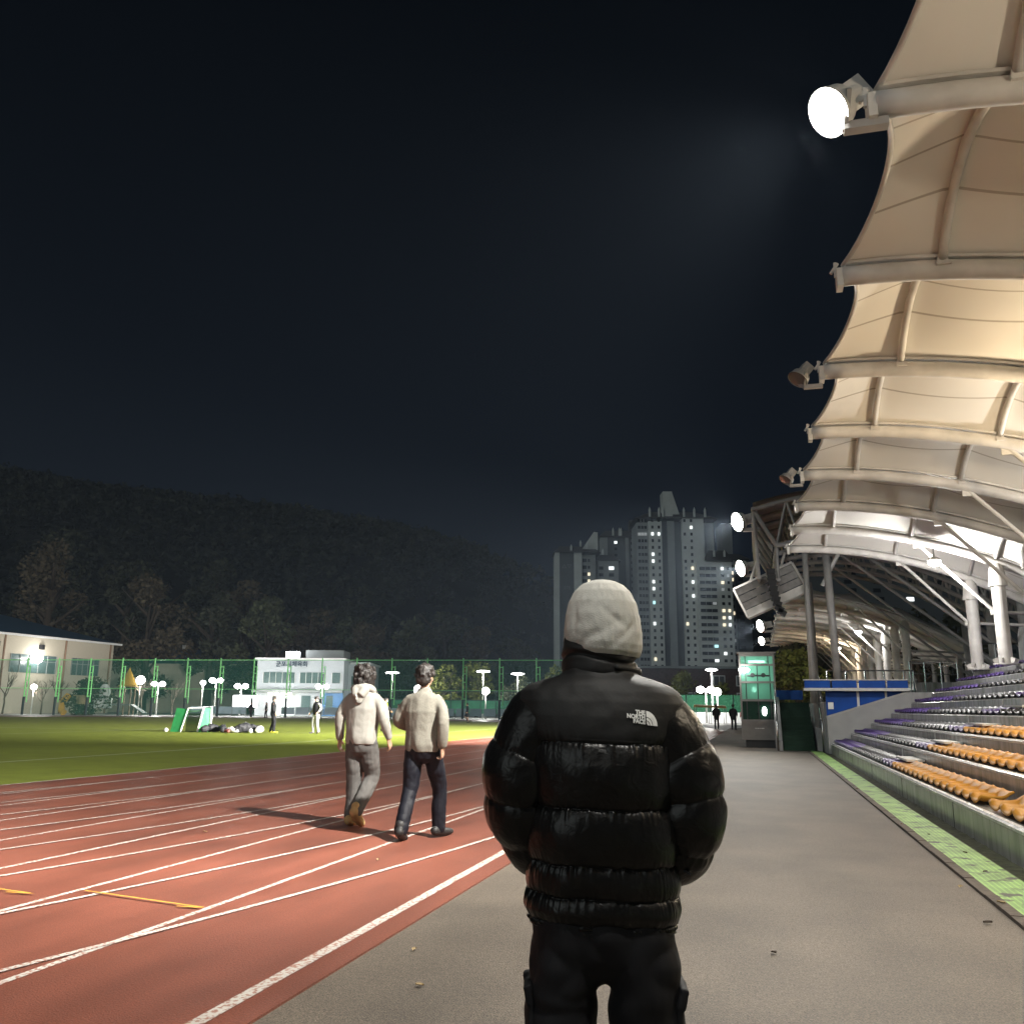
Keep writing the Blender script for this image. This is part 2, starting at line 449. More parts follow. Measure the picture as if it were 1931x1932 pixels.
# path beside the stand
struct('footpath', MB().add([(-2.19, -30, 0), (1.56, -30, 0), (1.56, 75, 0), (-2.19, 75, 0)], [(0, 1, 2, 3)]), M_path)
M_curb = mat('brown_kerb', (0.085, 0.065, 0.05), 0.8, var=0.3, scale=12, bump=0.4, bscale=30)
kb = MB()
for i in range(64):
    kb.box((1.605, -14 + i * 0.74, -0.004 + 0.003 * ((i * 7) % 3)), (0.085, 0.728, 0.05))
struct('kerb', kb, M_curb)
def grate_mat():
    m = mat('green_plastic_drain_grating', (0.26, 0.47, 0.11), 0.6, var=0.35, scale=3)
    n = m.node_tree; b = n.nodes['Principled BSDF']
    src = b.inputs['Base Color'].links[0].from_socket
    tc = n.nodes.new('ShaderNodeTexCoord'); br = n.nodes.new('ShaderNodeTexBrick')
    br.offset = 0; br.inputs['Scale'].default_value = 1.0
    br.inputs['Brick Width'].default_value = 0.045; br.inputs['Row Height'].default_value = 0.03; br.inputs['Mortar Size'].default_value = 0.008
    n.links.new(tc.outputs['Object'], br.inputs['Vector'])
    br.inputs['Color1'].default_value = (0.35, 0.4, 0.35, 1); br.inputs['Color2'].default_value = (0.42, 0.45, 0.4, 1); br.inputs['Mortar'].default_value = (1, 1, 1, 1)
    mx = n.nodes.new('ShaderNodeMix'); mx.data_type = 'RGBA'; mx.blend_type = 'MULTIPLY'; mx.inputs[0].default_value = 1
    n.links.new(src, mx.inputs[6]); n.links.new(br.outputs['Color'], mx.inputs[7]); n.links.new(mx.outputs[2], b.inputs['Base Color'])
    # soil lying on it
    no = n.nodes.new('ShaderNodeTexNoise'); no.inputs['Scale'].default_value = 5; no.inputs['Detail'].default_value = 8
    n.links.new(tc.outputs['Object'], no.inputs['Vector'])
    r = n.nodes.new('ShaderNodeMapRange'); r.inputs[1].default_value = 0.56; r.inputs[2].default_value = 0.64
    n.links.new(no.outputs[0], r.inputs[0])
    m2 = n.nodes.new('ShaderNodeMix'); m2.data_type = 'RGBA'; m2.inputs[7].default_value = (0.035, 0.033, 0.02, 1)
    n.links.new(r.outputs[0], m2.inputs[0]); n.links.new(mx.outputs[2], m2.inputs[6]); n.links.new(m2.outputs[2], b.inputs['Base Color'])
    return m
M_grate = grate_mat()
gs = MB()
gs.add([(1.65, -20, 0.018), (2.0, -20, 0.018), (2.0, 33.2, 0.018), (1.65, 33.2, 0.018)], [(0, 1, 2, 3)])
gs.add([(1.65, -20, 0.018), (1.65, -20, -0.02), (1.65, 33.2, -0.02), (1.65, 33.2, 0.018)], [(0, 1, 2, 3)])
struct('green_drain_grating_path_strip', gs, M_grate)
struct('gutter_dirt_ground', MB().grid(lambda u, v: (2.0 + 0.22 * u, -20 + 52 * v, 0.002 + 0.02 * mnoise.noise(Vector((u * 2, v * 300, 0)))), 5, 600),
       mat('mossy_gutter_dirt', (0.055, 0.06, 0.03), 0.9, var=0.5, scale=9, bump=0.8, bscale=40, detail=8))

# ================================================================== near stand
TX, TZ, TW, TH, YN, YF = 2.2, 0.34, 0.62, 0.32, -6.0, 31.4
st = thing('grandstand', 'grey stepped concrete grandstand beside the brown path, mossy front wall', 'grandstand', (TX, 12, 0))
def bevel_step(x0, x1, z0, z1, y0, y1):
    b = MB(); r = 0.02
    prof = [(x0, z0), (x0, z1 - r), (x0 + r, z1), (x1, z1), (x1, z0)]
    n = len(prof)
    vs = [(p[0], y, p[1]) for y in (y0, y1) for p in prof]
    fs = [(i, (i + 1) % n, n + (i + 1) % n, n + i) for i in range(n)] + [tuple(range(n - 1, -1, -1)), tuple(range(n, 2 * n))]
    return b.add(vs, fs)
M_glint_stripe = mat('white_glint_and_stripe_paint', (0.7, 0.7, 0.7), 0.45, var=0.2, scale=14)
for k in range(8):
    x0 = TX + TW * k; z1 = TZ + TH * k
    x1 = x0 + TW if k < 7 else 10.5
    p = bevel_step(x0, x1, -0.1, z1, YN, YF).build('tier', M_conc, st)
    e = MB()
    e.box((x0 - 0.0015, (YN + YF) / 2, z1 - 0.03), (0.006, YF - YN - 0.1, 0.028))  # white strips stand in for light caught along the tread edges
    e.box((x0 + 0.045, (YN + YF) / 2, z1 + 0.001), (0.05, YF - YN - 0.1, 0.004))
    if k < 3: e.build('nosing_glint', M_glint_stripe, p)
# half-height aisle steps, one on each tread
for k in range(7):
    yc = 18.55 - 0.12 * k
    b = MB()
    x1 = TX + TW * (k + 1)
    b.box((x1 - 0.16, yc, TZ + TH * k + 0.16), (0.30, 1.35, 0.035))
    b.box((x1 - 0.12, yc - 0.05, TZ + TH * k + 0.072), (0.22, 0.7, 0.14))
    b.build('aisle_step', M_white, st)
# white painted stripe down each riser at the aisle
s_ = MB()
for k in range(1, 7):
    s_.box((TX + TW * k - 0.003, 20.7 - 0.15 * k, TZ + TH * k - 0.16), (0.008, 0.09, 0.30))
s_.build('aisle_stripe', M_glint_stripe, st)
# joints in the front wall, drawn as thin dark strips
jt = MB()
for y in (8.2, 12.3, 16.4, 20.5, 24.6, 28.7): jt.box((TX - 0.001, y, 0.15), (0.006, 0.02, 0.3))
jt.build('wall_joint', mat('dark_wall_joint', (0.03, 0.03, 0.03), 0.9), st)

# bucket seats, one by one
SW, SP = 0.445, 0.455
def seat_mesh():
    b = MB(); NU, NV = 14, 12
    def top(u, v):
        y = (u - 0.5) * SW; e = (2 * abs(u - 0.5)) ** 2.6
        x = v * 0.36
        z = 0.022 + 0.058 * e - 0.02 * math.sin(math.pi * min(1, v * 1.1)) - (0.03 * (1 - v / 0.12) ** 2 if v < 0.12 else 0)
        if v > 0.72:
            q = (v - 0.72) / 0.28
            z += 0.085 * q ** 1.4 * (1 - 0.5 * e); x -= 0.05 * q * (1 - q)
        return (x, y, z)
    b.grid(top, NU, NV)
    b.grid(lambda u, v: tuple(np.array(top(1 - u, v)) + np.array((0.012 if v > 0.8 else 0, 0, -0.022))), NU, NV)
    W = NU + 1; o = W * (NV + 1); fs = []
    for i in range(NU):
        fs.append((i, o + NU - i, o + NU - i - 1, i + 1)); j = NV * W
        fs.append((j + i, j + i + 1, o + j + NU - i - 1, o + j + NU - i))
    for j in range(NV):
        fs.append((j * W, (j + 1) * W, o + (j + 1) * W + NU, o + j * W + NU))
        fs.append((j * W + NU, o + j * W, o + (j + 1) * W, (j + 1) * W + NU))
    b.f.extend(fs); b.m.extend([0] * len(fs))
    return b
sb_mb = MB().box((0.2, 0, -0.018), (0.06, 0.30, 0.05)).box((0.2, 0, -0.04), (0.16, 0.06, 0.02))
M_seat = {'orange': mat('orange_seat_plastic', (0.62, 0.29, 0.03), 0.55, var=0.15, scale=2),
          'purple': mat('purple_seat_plastic', (0.075, 0.042, 0.185), 0.45, var=0.15, scale=2),
          'black': mat('black_seat_plastic', (0.012, 0.011, 0.014), 0.42, var=0.2, scale=2)}
seat_me = {c: seat_mesh().mesh('seat_shell', m, smooth=True) for c, m in M_seat.items()}
brk_me = sb_mb.mesh('seat_bracket', M_dark)
ROWN = ['front row', 'second row', 'third row', 'fourth row', 'fifth row', 'sixth row', 'seventh row', 'top row']
for k in range(8):
    x = TX + TW * k + 0.10; z = TZ + TH * k + 0.05
    ylo = max(5.0, (x + 0.3) * 3.05)
    y = YF - 0.25
    n_ = 0
    while y > ylo:
        c = 'purple' if y > 25.3 or 18.15 < y < 19.7 else ('black' if y > 19.7 or k > 2 else 'orange')
        if abs(y - 11.25) > 0.25 or k:
            blk = {'purple': 'far end' if y > 25.3 else 'aisle', 'black': 'middle' if y > 19 else 'near side', 'orange': 'near side'}[c]
            s = thing('stadium_seat', '%s plastic bucket seat, %s of the stand, %s' % (c, ROWN[k], {'far end': 'in the block at the far end', 'aisle': 'in the short stretch by the aisle', 'middle': 'in the middle block', 'near side': 'in the block nearest the viewer'}[blk]), 'seat', (x, y, z),
                      0, '%s bucket seats, %s, %s' % (c, ROWN[k], blk))
            part('seat_shell', seat_me[c], s); part('seat_bracket', brk_me, s)
        y -= SP

# ================================================================== membrane canopies
def rib_z(X): s = X - 1.2; return 6.31 - 0.042 * s * s
XB = 9.6; XP = (2.25, 4.25)
def bay_point(y0, S, t, X, lift=0.0):
    """roof cloth between the rib at y0 and the rib at y0 + S"""
    q = 4 * t * (1 - t)
    # rise of the cloth across the slope: high on the purlin hoops, low in between
    f = 0.10 + (0.42 * min(1, (X - 1.2) / 1.05) if X < 2.25 else 0)
    if X >= 2.25:
        c = ((X - 2.25) % 2.0) / 2.0
        f = 0.52 - 0.17 * 4 * c * (1 - c)
    return (X, y0 + S * t, rib_z(X) + 0.15 + f * q + lift)
def canopy(name, label, ya, S, nbay, colmat, warm):
    root = thing(name, label, 'canopy', (6.25, ya, 0))
    # cloth panels
    for i in range(nbay):
        y0 = ya + S * i; b = MB()
        ts = []
        for c in (0.0, 0.26, 0.5, 0.74, 1.0):
            if 0 < c < 1: ts += [c - 0.006, c + 0.006]
            else: ts.append(c)
        T = sorted(set(ts + list(np.linspace(0, 1, 21))))
        T = [t for t in T if not any(0 < abs(t - c) < 0.0059 for c in (0.26, 0.5, 0.74))]
        T = [t for t in T if t not in (0.26, 0.5, 0.74)]
        XS = list(np.linspace(0, 1, 57))
        vs = []; fs = []; ms = []
        for t in T:
            edge = 1.2 + 0.30 * 4 * t * (1 - t)
            for q in XS: vs.append(bay_point(y0, S, t, edge + (XB - edge) * q))
        W = len(XS)
        for j in range(len(T) - 1):
            sm = any(abs((T[j] + T[j + 1]) / 2 - c) < 0.004 for c in (0.26, 0.5, 0.74))
            for i2 in range(W - 1):
                fs.append((j * W + i2, j * W + i2 + 1, (j + 1) * W + i2 + 1, (j + 1) * W + i2)); ms.append(1 if sm else 0)
        b.v = vs; b.f = fs; b.m = ms
        pn = b.build('membrane_panel', [M_mem, M_seam], root, smooth=True)
        ec = MB(); ec.tube([Vector(bay_point(y0, S, t, 1.2 + 0.30 * 4 * t * (1 - t))) + Vector((0, 0, -0.01)) for t in np.linspace(0, 1, 17)], 0.028, 8)
        ec.build('edge_cable', M_steelw, pn, smooth=True)
        for X in XP + (6.25,):
            pb = MB(); pb.tube([Vector(bay_point(y0, S, t, X)) + Vector((0, 0, -0.085)) for t in np.linspace(0.0, 1, 15)], 0.05, 10)
            pb.build('purlin', M_steelw, root, smooth=True)
    for i in range(nbay + 1):
        y = ya + S * i
        b = MB()
        b.tube([(X, y, rib_z(X)) for X in np.linspace(1.18, XB, 30)], 0.115, 14)
        rb = b.build('rib', colmat, root, smooth=True)
        f = MB()
        for X0, X1 in zip(np.linspace(1.22, XB - .1, 24)[:-1], np.linspace(1.22, XB - .1, 24)[1:]):
            f.beam((X0, y, rib_z(X0) + 0.14), (X1, y, rib_z(X1) + 0.14), 0.17, 0.035)
        f.build('clamp_rail', colmat, rb)
        for X in XP:
            g = MB()
            z = rib_z(X) + 0.02
            g.box((X, y, z + 0.005), (0.15, 0.30, 0.045)); g.box((X, y, z + 0.06), (0.11, 0.2, 0.08))
            for dy in (-0.1, 0.1): g.tube([(X - 0.05, y + dy, z - 0.03), (X - 0.05, y + dy, z + 0.03)], 0.014, 6)
            g.build('purlin_bracket', M_steelw, rb)
        h = MB(); h.box((1.15, y, 6.27), (0.07, 0.2, 0.22)); h.box((1.11, y, 6.40), (0.03, 0.04, 0.18)); h.tube([(1.06, y, 6.36), (1.14, y, 6.48)], 0.02, 8)
        h.build('tip_plate', colmat, rb)
        c = MB()
        c.tube([(6.25, y, 2.55), (6.25, y, 4.62), (6.25, y, 4.63)], [0.17, 0.17, 0.17], 20)
        c.tube([(6.25, y, 4.60), (6.25, y, 4.70)], 0.23, 20)
        c.tube([(6.25, y, 4.70), (6.25, y, 5.02), (6.25, y, 5.20)], [0.215, 0.19, 0.12], 20)
        c.tube([(6.25, y, 2.56), (6.25, y, 2.60)], 0.30, 20)
        for a in range(6):
            an = a * math.pi / 3; c.beam((6.25 + 0.16 * math.cos(an), y + 0.16 * math.sin(an), 2.68), (6.25 + 0.28 * math.cos(an), y + 0.28 * math.sin(an), 2.62), 0.02, 0.16)
        c.build('column', M_steelw, root, smooth=False)
        s2 = MB()
        s2.tube([(4.35, y, rib_z(4.35) - 0.06), (6.12, y, 3.92)], 0.045, 10)
        s2.box((4.36, y, rib_z(4.36) - 0.12), (0.2, 0.05, 0.16)); s2.box((6.08, y, 3.95), (0.14, 0.05, 0.2))
        s2.build('strut', M_steelw, root)
        s3 = MB(); s3.tube([(8.9, y, 2.0), (8.9, y, rib_z(8.9))], 0.12, 12); s3.tube([(6.35, y, 3.9), (8.8, y, rib_z(8.8) - .1)], 0.045, 8)
        s3.build('rear_column', M_steelg, root)
    return root
YA, SB = -8.55, 3.15
near = canopy('membrane_canopy', 'white tensioned membrane canopy over the stand nearest the viewer', YA, SB, 12, M_steelw, True)   # ribs at -8.55 ... 29.25
far = canopy('membrane_canopy', 'smaller looking membrane canopy far off beyond the steel truss roof', 42.0, SB, 10, M_steelw, False)

# floodlights on the roof edge
def floodlight(loc, label, on, group='floodlights on the canopy edges', aim=(-9, 8, 0), power=0, cone=130, col=(1, 0.97, 0.9), r=0.19, beam=None, spill=0):
    t = thing('floodlight', label, 'floodlight', loc, 0, group)
    L = Vector(loc); d = (Vector(aim) - L); d.normalize()
    q = d.to_track_quat('-Z', 'Y').to_matrix().to_4x4()
    s = r / 0.19
    head = L + Vector((-0.36 * s, 0, 0.10 * s))
    b = MB(); n = 24
    def ringv(rad, z): return [head + (q @ Vector((rad * 1.15 * math.cos(2 * math.pi * k / n), rad * math.sin(2 * math.pi * k / n), z))) for k in range(n)]
    prof = [(0.05, 0.30), (0.09, 0.29), (0.11, 0.16), (0.17, 0.10), (r / s, 0.0), (r / s + 0.012, -0.01), (r / s + 0.012, -0.03)]
    vs = []; fs = []
    for rad, z in prof: vs += ringv(rad * s, z * s)
    for i in range(len(prof) - 1):
        for k in range(n): fs.append((i * n + k, i * n + (k + 1) % n, (i + 1) * n + (k + 1) % n, (i + 1) * n + k))
    fs.append(tuple(range(n)))
    b.add(vs, fs)
    b.box(head + (q @ Vector((0, 0, 0.22 * s))), (0.2 * s, 0.2 * s, 0.26 * s), M=q)
    b.build('lamp_housing', M_steelg if not on else M_steelw, t, smooth=False)
    g = MB(); g.add([head + (q @ Vector((0, 0, -0.045 * s)))] + ringv(r * 0.99, -0.02 * s), [(0, 1 + (k + 1) % n, 1 + k) for k in range(n)])
    gl = g.build('lens', E_lamp if on else M_lensoff, t)
    a = MB()
    a.box(L + Vector((-0.10 * s, 0, -0.08 * s)), (0.34 * s, 0.10 * s, 0.07 * s))
    for sx in (-1, 1):
        p = head + (q @ Vector((sx * 0.24 * s, 0, 0.06 * s)))
        a.beam(L + Vector((-0.26 * s, 0, -0.08 * s)), p, 0.035 * s, 0.06 * s)
    a.build('mounting_arm', M_steelg, t)
    if on and power:
        lp = lamp('flood_lamp', 'SPOT', head + d * 0.06, power, col, 0.15, beam or aim, cone, 1.0)
        if spill: lamp('flood_spill', 'SPOT', head + d * 0.08, spill, col, 0.15, aim, 176, 0.9); 
    return t
M_lensoff = mat('dark_lamp_glass', (0.12, 0.12, 0.12), 0.15, var=0.05)
P_FLOOD = 15500
floodlight((1.20, YA + 5 * SB, 6.22), 'lit floodlight glaring at the top of the near canopy edge', True, aim=(-6.0, 4.6, 0), power=P_FLOOD, r=0.195, cone=106, beam=(-13.0, 10.0, 0), spill=2800)
floodlight((1.10, YA + 3 * SB, 6.16), 'lit floodlight on the canopy edge above the man in black', True, aim=(-7.0, 2.0, 0), power=P_FLOOD * 0.07, cone=160, beam=(0, 3.0, 0))
floodlight((1.10, YA + 1 * SB, 6.16), 'lit floodlight on the canopy edge behind the man in black', True, aim=(-6.0, -3.0, 0), power=P_FLOOD * 5.5, cone=46, beam=(-18.0, 12.0, 0))
floodlight((1.10, YA + 7 * SB, 6.16), 'unlit grey floodlight on the canopy edge, the higher and nearer of two', False, aim=(-3.5, 11.5, 0), r=0.15)
floodlight((1.10, YA + 9 * SB, 6.16), 'unlit grey floodlight on the canopy edge, the lower and farther of two', False, aim=(-3.5, 18, 0), r=0.15)

# small lamps under the roof
def roof_lamp(x, y, z, label, power, col, em):
    t = thing('canopy_lamp', label, 'lamp', (x, y, z), 0, 'lamps under the canopies')
    MB().tube([(x, y, z + 0.34), (x, y, z + 0.10)], 0.02, 8).build('hanger', M_steelg, t)
    MB().tube([(x, y, z + 0.10), (x, y, z + 0.05), (x, y, z + 0.0)], [0.07, 0.15, 0.17], 18).build('lamp_housing', M_steelw, t)
    MB().ball((x, y, z - 0.04), (0.165, 0.165, 0.11), 16, 8).build('lamp_bulb', em, t)
    lamp('canopy_lamp_light', 'POINT', (x, y, z - 0.22), power, col, 0.12)
E_roofl = emat('roof_lamp_glass', (1, 0.99, 0.96), 18)
WARM = (1.0, 0.79, 0.52)
roof_lamp(4.66, 25.55, 5.25, 'white lamp hanging under the near canopy above the purple seats', 640, (1, 0.98, 0.95), E_roofl)
roof_lamp(5.0, 13.3, 5.2, 'warm lamp hanging under the near canopy over the orange seats', 600, WARM, E_roofl)
roof_lamp(6.0, 16.6, 4.95, 'white lamp hanging beside a column of the near canopy', 470, (1, 0.95, 0.88), E_roofl)
roof_lamp(5.0, 4.15, 5.2, 'warm lamp hanging under the near canopy close to the viewer', 330, (1, .84, .62), E_roofl)
roof_lamp(5.0, 48.1, 5.25, 'white lamp under the far canopy, nearer of two', 260, (1, 0.98, 0.95), E_roofl)
roof_lamp(5.0, 60.3, 5.25, 'warm lamp under the far canopy, farther of two', 330, (1.0, 0.8, 0.56), E_roofl)
# ================================================================== steel truss roof in the middle
tr = thing('truss_canopy', 'grey steel truss roof with lattice front between the two membrane canopies', 'canopy', (4, 38, 0))
def top_z(X): return 8.45 + 0.30 * (X - 0.15) - 0.052 * (X - 0.15) ** 2
def bot_z(X): return 7.1 + 0.22 * (X - 0.9) - 0.060 * (X - 0.9) ** 2 if X > 0.9 else 7.1
for i in range(6):
    y = 33.0 + 1.8 * i; b = MB()
    xs = np.linspace(0.15, 10.5, 24)
    b.tube([(x, y, top_z(x)) for x in xs], 0.09, 8)
    xb = np.linspace(0.9, 10.2, 24)
    b.tube([(x, y, bot_z(x)) for x in xb], 0.09, 8)
    nseg = 11
    for j in range(nseg):
        xa = 0.9 + 9.0 * j / nseg; xm = 0.9 + 9.0 * (j + 0.5) / nseg; xc = 0.9 + 9.0 * (j + 1) / nseg
        b.tube([(xa, y, bot_z(xa)), (xm, y, top_z(xm))], 0.045, 6); b.tube([(xm, y, top_z(xm)), (xc, y, bot_z(xc))], 0.045, 6)
    b.tube([(0.15, y, 8.45), (0.9, y, 7.1)], 0.08, 8)
    b.tube([(0.15, y, 8.45), (0.25, y, 5.95), (0.9, y, 5.85), (0.9, y, 7.1)], 0.06, 8)
    b.build('truss', M_steelg, tr)
rf = MB(); rf.grid(lambda u, v: (0.15 + 10.4 * u, 32.8 + 9.4 * v, top_z(0.15 + 10.4 * u) + 0.13), 40, 4)
rf.grid(lambda u, v: (0.15 + 10.4 * u, 42.2 - 9.4 * v, top_z(0.15 + 10.4 * u) + 0.21), 40, 4)
rf.build('roof_sheet', mat('tan_roof_membrane', (0.28, 0.27, 0.245), 0.7, var=0.2, scale=1), tr, smooth=True)
b = MB()
for z, x in ((8.45, 0.15), (7.1, 0.9), (5.95, 0.25), (5.85, 0.9)): b.tube([(x, 32.8, z), (x, 42.2, z)], 0.07, 8)
for j in range(20):
    ya = 33 + 9 * j / 20; yb = 33 + 9 * (j + 1) / 20
    b.tube([(0.2, ya, 7.9 if j % 2 else 6.0), (0.2, yb, 6.0 if j % 2 else 7.9)], 0.035, 6)
for j in range(11):
    z = 6.1 + j * 0.19
    if j < 10: b.tube([(0.24, 33, z), (0.24, 42, z)], 0.022, 6)
b.build('front_lattice', M_steelg, tr)
for y in (33.2, 37.5, 41.8):
    for X in (1.85, 8.6, 10.0):
        if X < 2 and y > 34: continue
        c = MB(); c.tube([(X, y, 0.0 if X > 2 else 1.6), (X, y, bot_z(max(X, .9)))], 0.16 if X > 2 else 0.10, 14); c.build('column', M_steelg, tr, smooth=True)
c = MB(); c.tube([(2.62, 32.4, 2.0), (2.5, 32.4, 6.6)], 0.13, 14); c.build('column', M_steelg, tr, smooth=True)
c = MB(); c.tube([(2.02, 34.2, 0.0), (1.98, 34.2, 5.9)], 0.12, 14); c.build('column', M_steelg, tr, smooth=True)
for y in (33.4, 36.0, 39.2, 41.6):
    c = MB(); c.tube([(3.2, y, bot_z(3.2)), (8.6, y, 2.8)], 0.055, 8); c.build('strut', M_steelg, tr)
c = MB(); c.tube([(3.05, 33.6, 6.9), (2.4, 33.6, 5.7)], 0.07, 8); c.build('strut', M_steelw, tr)

floodlight((0.25, 34.0, 8.05), 'lit floodlight on the truss roof front, the higher of two in a column', True, 'floodlights on the truss roof', aim=(-24, 22, 0), power=280000, cone=80, beam=(-30, 46, 0), spill=16000, r=0.34)
floodlight((0.22, 40.0, 7.2), 'lit floodlight on the truss roof front, the lower of two in a column', True, 'floodlights on the truss roof', aim=(-26, 28, 0), power=340000, cone=80, beam=(-34, 56, 0), r=0.34)
floodlight((1.06, 57.2, 6.2), 'lit floodlight on the far canopy edge just above a smaller one', True, 'floodlights on the far canopy', aim=(-30, 42, 0), power=340000, cone=80, beam=(-28, 56, 0), r=0.36)
floodlight((1.06, 69.4, 6.2), 'small lit floodlight at the far end of the far canopy', True, 'floodlights on the far canopy', aim=(-25, 52, 0), power=90000, cone=80, beam=(-20, 70, 0), r=0.30)

# louvred panel and speaker column hung on the truss front
lp = thing('louvred_panel', 'tilted grey louvred panel hanging under the lattice front of the truss roof', 'panel', (0.6, 33.6, 5.6))
rot = Matrix.Rotation(R(-24), 4, 'Y') @ Matrix.Rotation(R(-18), 4, 'X')
C0 = Vector((0.62, 33.6, 5.58)); b = MB()
for z in (-0.62, 0.62): b.box(C0 + (rot @ Vector((0, 0, z))), (2.3, 0.16, 0.07), M=rot)
for x in (-1.15, 0.15, 1.15): b.box(C0 + (rot @ Vector((x, 0, 0))), (0.07, 0.16, 1.18), M=rot)
b.build('frame', M_steelw, lp)
M_slat = mat('grey_louvre', (0.24, 0.23, 0.22), 0.45, var=0.2)
for j in range(4):
    s_ = MB(); z = -0.46 + 0.305 * j; rr = rot @ Matrix.Rotation(R(14), 4, 'X')
    s_.box(C0 + (rot @ Vector((-0.5, -0.02, z))), (1.2, 0.03, 0.25), M=rr); s_.box(C0 + (rot @ Vector((0.65, -0.02, z))), (0.9, 0.03, 0.25), M=rr)
    s_.build('slat', M_slat if j else M_steelw, lp)
b = MB(); b.tube([C0 + (rot @ Vector((-0.5, 0.1, 0.65))), (0.3, 34.0, 7.0)], 0.05, 8); b.tube([C0 + (rot @ Vector((0.7, 0.1, 0.65))), (1.2, 34.0, 7.0)], 0.05, 8)
b.build('hanger', M_steelw, lp)
la = thing('line_array_speaker', 'black curved column of stacked loudspeakers hanging beside the louvred panel', 'loudspeaker', (0.62, 32.9, 5.6))
M_spk = mat('black_speaker_cloth', (0.012, 0.012, 0.013), 0.7, var=0.2)
px_, pz_ = 0.66, 6.15
for j in range(9):
    a = R(-4 - j * 4.5) if j < 7 else R(-50)
    d = Vector((-math.sin(a) * 0.5, 0, -math.cos(a)))
    c0 = Vector((px_, 32.9, pz_)); M_ = Matrix.Rotation(-a * 0.6, 4, 'Y')
    MB().box(c0, (0.30, 0.34, 0.185), M=M_).build('speaker_box', M_spk, la)
    px_ += d.x * 0.21; pz_ += d.z * 0.2
MB().tube([(0.66, 32.9, 6.26), (0.8, 33.3, 7.1)], 0.02, 6).build('hanging_chain', M_dark, la)

# ================================================================== middle stand: platform, blue glazed screen, stair, kiosk
ms = thing('centre_stand', 'concrete centre stand platform behind the blue screens', 'platform', (6, 37, 0))
MB().box((6.25, 37.0, 0.82), (8.3, 9.6, 1.65)).build('platform', M_conc2, ms)
for k in range(5): MB().box((7.4 + 0.5 * k, 37.0, 1.65 + 0.16 * (k + 1)), (6.0 - k, 9.6, 0.32)).build('tier', M_conc, ms) if k < 1 else None

pw = thing('ramp_wall', 'plain grey side wall with sloping top at the end of the stand', 'wall', (3.4, 31.7, 0))
b = MB(); prof = [(2.14, 0), (4.75, 0), (4.75, 1.98), (4.62, 1.94), (2.14, 1.14)]
vs = [(x, y, z) for y in (31.62, 31.86) for x, z in prof]; n = len(prof)
b.add(vs, [tuple(range(n)), tuple(range(2 * n - 1, n - 1, -1))] + [(i, n + i, n + (i + 1) % n, (i + 1) % n) for i in range(n)])
b.build('wall', M_conc2, pw)
MB().beam((2.12, 31.74, 1.155), (4.64, 31.74, 1.962), 0.28, 0.05).build('coping', mat('light_grey_coping', (0.36, 0.36, 0.35), 0.7), pw)
bs = thing('blue_screen', 'blue glazed side screen with a pale rail above the sloping grey wall', 'screen', (3.1, 31.9, 0))
def bluemat():
    m = mat('blue_glazing', (0.005, 0.055, 0.28), 0.5, var=0.25, scale=1.5, spec=0.15)
    return m
M_blue = bluemat()
def poly(mb, P, y0, y1):
    n = len(P); vs = [(x, y, z) for y in (y0, y1) for x, z in P]
    mb.add(vs, [tuple(range(n)), tuple(range(2 * n - 1, n - 1, -1))] + [(i, n + i, n + (i + 1) % n, (i + 1) % n) for i in range(n)])
for P in ([(2.16, 1.2), (3.12, 1.5), (3.12, 1.99), (2.16, 1.99)], [(3.2, 1.53), (3.98, 1.78), (3.98, 1.99), (3.2, 1.99)], [(4.05, 1.8), (4.5, 1.945), (4.5, 1.99), (4.05, 1.99)]):
    b = MB(); poly(b, P, 31.90, 31.93); b.build('blue_pane', M_blue, bs)
for x0, x1 in ((1.50, 2.3), (2.36, 3.12), (3.18, 3.98), (4.04, 4.66)):
    b = MB(); poly(b, [(x0, 2.09), (x1, 2.09), (x1, 2.33), (x0, 2.33)], 31.60, 31.63); b.build('blue_pane', M_blue, bs)
b = MB(); b.box((3.08, 31.75, 2.04), (3.2, 0.5, 0.085)); b.box((3.16, 31.915, 1.75), (0.07, 0.06, 0.5)); b.box((4.015, 31.915, 1.88), (0.06, 0.06, 0.22)); b.box((3.08, 31.75, 2.345), (3.2, 0.4, 0.03))
b.build('frame', mat('pale_grey_frame', (0.55, 0.55, 0.53), 0.5), bs)
MB().box((2.30, 31.885, 1.52), (0.17, 0.012, 0.22)).build('paper_notice', M_white, bs)
rl = thing('railing', 'stainless railing on the centre stand above the blue screen', 'railing', (3.9, 33, 1.65))
b = MB(); b.tube([(2.3, 32.6, 2.68), (5.0, 32.6, 2.68)], 0.025, 8); b.tube([(2.3, 32.6, 2.3), (5.0, 32.6, 2.3)], 0.015, 8); b.build('handrail', M_chrome, rl)
for x in (2.3, 2.9, 3.5, 4.1, 4.7, 5.0): MB().tube([(x, 32.6, 1.65), (x, 32.6, 2.68)], 0.025, 8).build('post', M_chrome, rl)
rl2 = thing('railing', 'taller stainless railing by the steps at the top corner of the stand', 'railing', (5.6, 33, 1.65))
b = MB(); b.tube([(4.95, 32.9, 2.98), (6.4, 32.9, 2.94), (6.4, 36, 2.94)], 0.025, 8); b.tube([(4.95, 32.9, 2.6), (6.4, 32.9, 2.56)], 0.015, 8); b.build('handrail', M_chrome, rl2)
for x in (4.95, 5.4, 5.9, 6.4): MB().tube([(x, 32.9, 1.65), (x, 32.9, 2.97)], 0.025, 8).build('post', M_chrome, rl2)
rl3 = thing('railing', 'low steel railing on the top tier below the rear columns', 'railing', (7.4, 31, 2.6))
b = MB(); b.tube([(6.5, 31.2, 3.45), (8.6, 31.2, 3.45)], 0.022, 8); b.build('handrail', M_chrome, rl3)
